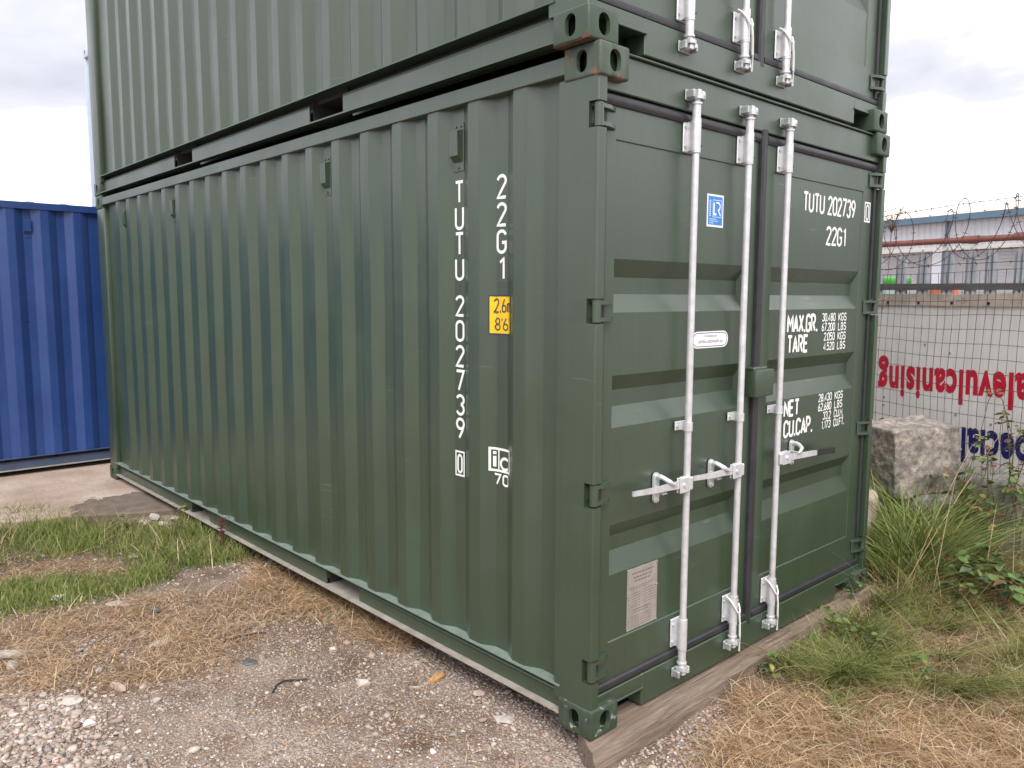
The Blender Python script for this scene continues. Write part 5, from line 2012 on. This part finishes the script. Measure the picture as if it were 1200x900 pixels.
rock('stone', 'flat dark slate disc lying on the gravel', 293, 776, (0.105, 0.075, 0.018), 'slate', 'stone', 1, 0.4)
rock('stone', 'pale oval stone lying on the gravel near the dark slate', 425, 801, (0.085, 0.055, 0.035), 'pstone', 'stone', 2, 0.2)
rock('stone', 'pinkish flat stone lying just below the bottom rail', 561, 813, (0.065, 0.045, 0.03), 'pinkstone', 'stone', 3, 0.7)
rock('stone', 'broad pale stone half buried near the sleeper end', 592, 842, (0.10, 0.06, 0.025), 'pstone', 'stone', 4, 0.5)
rock('stone', 'long pale stone lying between the straw and the coarse gravel', 141, 805, (0.13, 0.055, 0.035), 'pinkstone', 'stone', 5, 0.3)
rock('stone', 'small bright white stone on the grey soil', 508, 878, (0.032, 0.026, 0.022), 'paper', 'stone', 6)
rock('stone', 'flat grey stone at the edge of the grass', 137, 709, (0.19, 0.08, 0.025), 'pstone', 'stone', 7, 0.5)
rock('stone', 'rounded grey stone beside the pale broken board', 14, 778, (0.08, 0.06, 0.045), 'pstone', 'stone', 8)
rock('stone', 'whitish angular stone above the coarse gravel', 82, 820, (0.11, 0.07, 0.04), 'pstone', 'stone', 9, 0.8)
rock('stone', 'pale angular stone among the coarse gravel', 104, 845, (0.07, 0.05, 0.035), 'paper', 'stone', 10, 0.2)
rock('stone', 'white stone beside the green grass strip', 76, 690, (0.08, 0.05, 0.03), 'pstone', 'stone', 11)
rock('stone', 'flat stone in the worn patch between the grass strips', 156, 655, (0.10, 0.07, 0.04), 'pstone', 'stone', 12)
rock('stone', 'dark lump of slag in the straw', 184, 717, (0.085, 0.06, 0.05), 'slate', 'stone', 13)
rock('stone', 'grey stone half sunk beside the timber beam', 921, 768, (0.13, 0.06, 0.06), 'pstone', 'stone', 14, 0.9)
rock('stone', 'flat pale grey rock lying in the dry grass away from the beam', 1186, 786, (0.11, 0.07, 0.035), 'pstone', 'stone', 15)
rock('stone', 'grey stone in the straw between weed and lilac litter', 1112, 810, (0.09, 0.06, 0.04), 'pstone', 'stone', 16)
rock('stone', 'small pale stone near the end of the beam', 640, 885, (0.045, 0.035, 0.03), 'pinkstone', 'stone', 17)
for i, (u, v, s_) in enumerate(((180, 612, 0.13), (192, 618, 0.12), (205, 612, 0.10), (172, 616, 0.09), (198, 622, 0.09), (164, 614, 0.08))):
    rock('stone', 'pale rubble stone heaped against the edge of the slab', u, v, (s_, s_ * 0.7, s_ * 0.5), 'pstone', 'stone', 30 + i, i * 0.7, z=-0.07, group='rubble by the slab edge')


def crumple(name, label, u, v, size, m, cat, seed, hgt=0.5):
    n = 9
    mb = MB()
    vv = []
    for i in range(n):
        for j in range(n):
            a, b_ = (i / (n - 1) - 0.5), (j / (n - 1) - 0.5)
            p = Vector((a * 4, b_ * 4, seed))
            k = 1 - 0.35 * noise.noise(p * 1.3)
            vv.append((a * size[0] * k, b_ * size[1] * k, max(0.002, (0.5 + noise.noise(p * 2) + 0.5 * noise.noise(p * 5)) * size[0] * 0.35 * hgt)))
    mb.add(vv, [(i * n + j, (i + 1) * n + j, (i + 1) * n + j + 1, i * n + j + 1) for i in range(n - 1) for j in range(n - 1)])
    o = mb.build(name, m)
    md = o.modifiers.new('s', 'SOLIDIFY')
    md.thickness = 0.002
    x, y = W(u, v, -0.09)
    o.location = (x, y, float(ground_z(x, y)) + 0.004)
    o.rotation_euler = (0, 0, seed)
    return tag(o, label, cat)


crumple('crumpled_paper', 'crumpled white paper lying in the green grass strip', 70, 704, (0.085, 0.07), 'paper', 'litter', 1.3, 0.7)
crumple('paper_scrap', 'pale torn scrap lying on the straw', 193, 751, (0.13, 0.08), 'pstone', 'litter', 2.2, 0.3)
crumple('plastic_scrap', 'pale blue plastic litter in the grass by the beam', 986, 764, (0.045, 0.05), 'plastic_blue', 'litter', 3.1, 1.0)
crumple('plastic_scrap', 'pale lilac plastic scrap lying on the straw', 1130, 883, (0.085, 0.045), 'plastic_lilac', 'litter', 0.4, 0.5)
crumple('plastic_scrap', 'small red plastic scrap among the coarse gravel', 68, 890, (0.026, 0.02), 'red_bit', 'litter', 5.4, 0.5)
crumple('plastic_scrap', 'tiny red plastic scrap on the straw near the broken board', 44, 792, (0.028, 0.022), 'red_bit', 'litter', 4.4, 0.5)
for i, (u, v, sc_) in enumerate(((1012, 718, 0.09), (1046, 778, 0.10), (1090, 812, 0.11), (1150, 822, 0.08), (958, 842, 0.08), (1030, 862, 0.07), (900, 852, 0.06), (1165, 850, 0.07))):
    crumple('dead_leaf', ['curled dead leaf by the far end of the beam', 'dead leaf lying in the grass by the dark weed', 'broad dead leaf beside the broad leaved weed', 'dead leaf near the grey stone in the straw',
                          'dead leaf below the grey wood chip', 'dead leaf on the straw between chip and lilac scrap', 'small dead leaf on the straw close to the beam', 'dead leaf on the straw above the lilac scrap'][i], u, v, (sc_, sc_ * 0.6), 'leaf_litter', 'leaf', i * 0.9, 0.35)


def plank_bit(name, label, u, v, dims, m, cat, rz, seed, jag=0.25):
    n = 7
    mb = MB()
    L_, w_, t_ = dims
    r = random.Random(seed)
    top = [(-L_ / 2 + r.uniform(0, jag) * L_ * (k % 2), -w_ / 2 + w_ * k / (n - 1)) for k in range(n)]
    end = [(L_ / 2 - r.uniform(0, jag) * L_ * ((k + 1) % 2), -w_ / 2 + w_ * k / (n - 1)) for k in range(n)]
    mb.prism(top + end[::-1], 2, 0, t_)
    o = mb.build(name, m)
    x, y = W(u, v, -0.09)
    o.location = (x, y, float(ground_z(x, y)) + 0.003)
    o.rotation_euler = (0.12, 0.08, rz)
    return tag(o, label, cat)


plank_bit('wood_splinter', 'jagged fresh orange wood splinter lying on the gravel by the rail', 511, 792, (0.105, 0.042, 0.012), 'splint', 'wood', math.radians(-75), 4, 0.55)
plank_bit('wood_chip', 'weathered grey brown wood chip lying on the straw', 966, 822, (0.13, 0.035, 0.012), 'chip', 'wood', math.radians(-20), 5)
plank_bit('broken_board', 'pale broken strip of board lying on the dry grass', 30, 766, (0.26, 0.055, 0.012), 'pstone', 'wood', math.radians(62), 6)
plank_bit('wood_splinter', 'short pale stick lying near the sleeper end', 606, 894, (0.085, 0.014, 0.010), 'chip', 'wood', math.radians(-40), 7)
plank_bit('wood_splinter', 'thin pale splinter below the fresh orange one', 487, 803, (0.05, 0.010, 0.006), 'pstone', 'wood', math.radians(60), 8)


def cable(label, pts):
    P = []
    for u, v in pts:
        x, y = W(u, v, -0.09)
        P.append(Vector((x, y, float(ground_z(x, y)) + 0.009)))
    b_ = P[0].copy()
    o = MB().tube([p - b_ for p in P], 0.004, 6).build('cable', 'black', None, smooth=True)
    o.location = b_
    return tag(o, label, 'cable')


cable('short bent black cable lying on the gravel below the dark slate', [(319, 812), (324, 804), (333, 799), (346, 797), (360, 796)])
cable('thin black wire trailing across the gravel towards the straw', [(262, 754), (280, 748), (296, 743), (312, 741)])
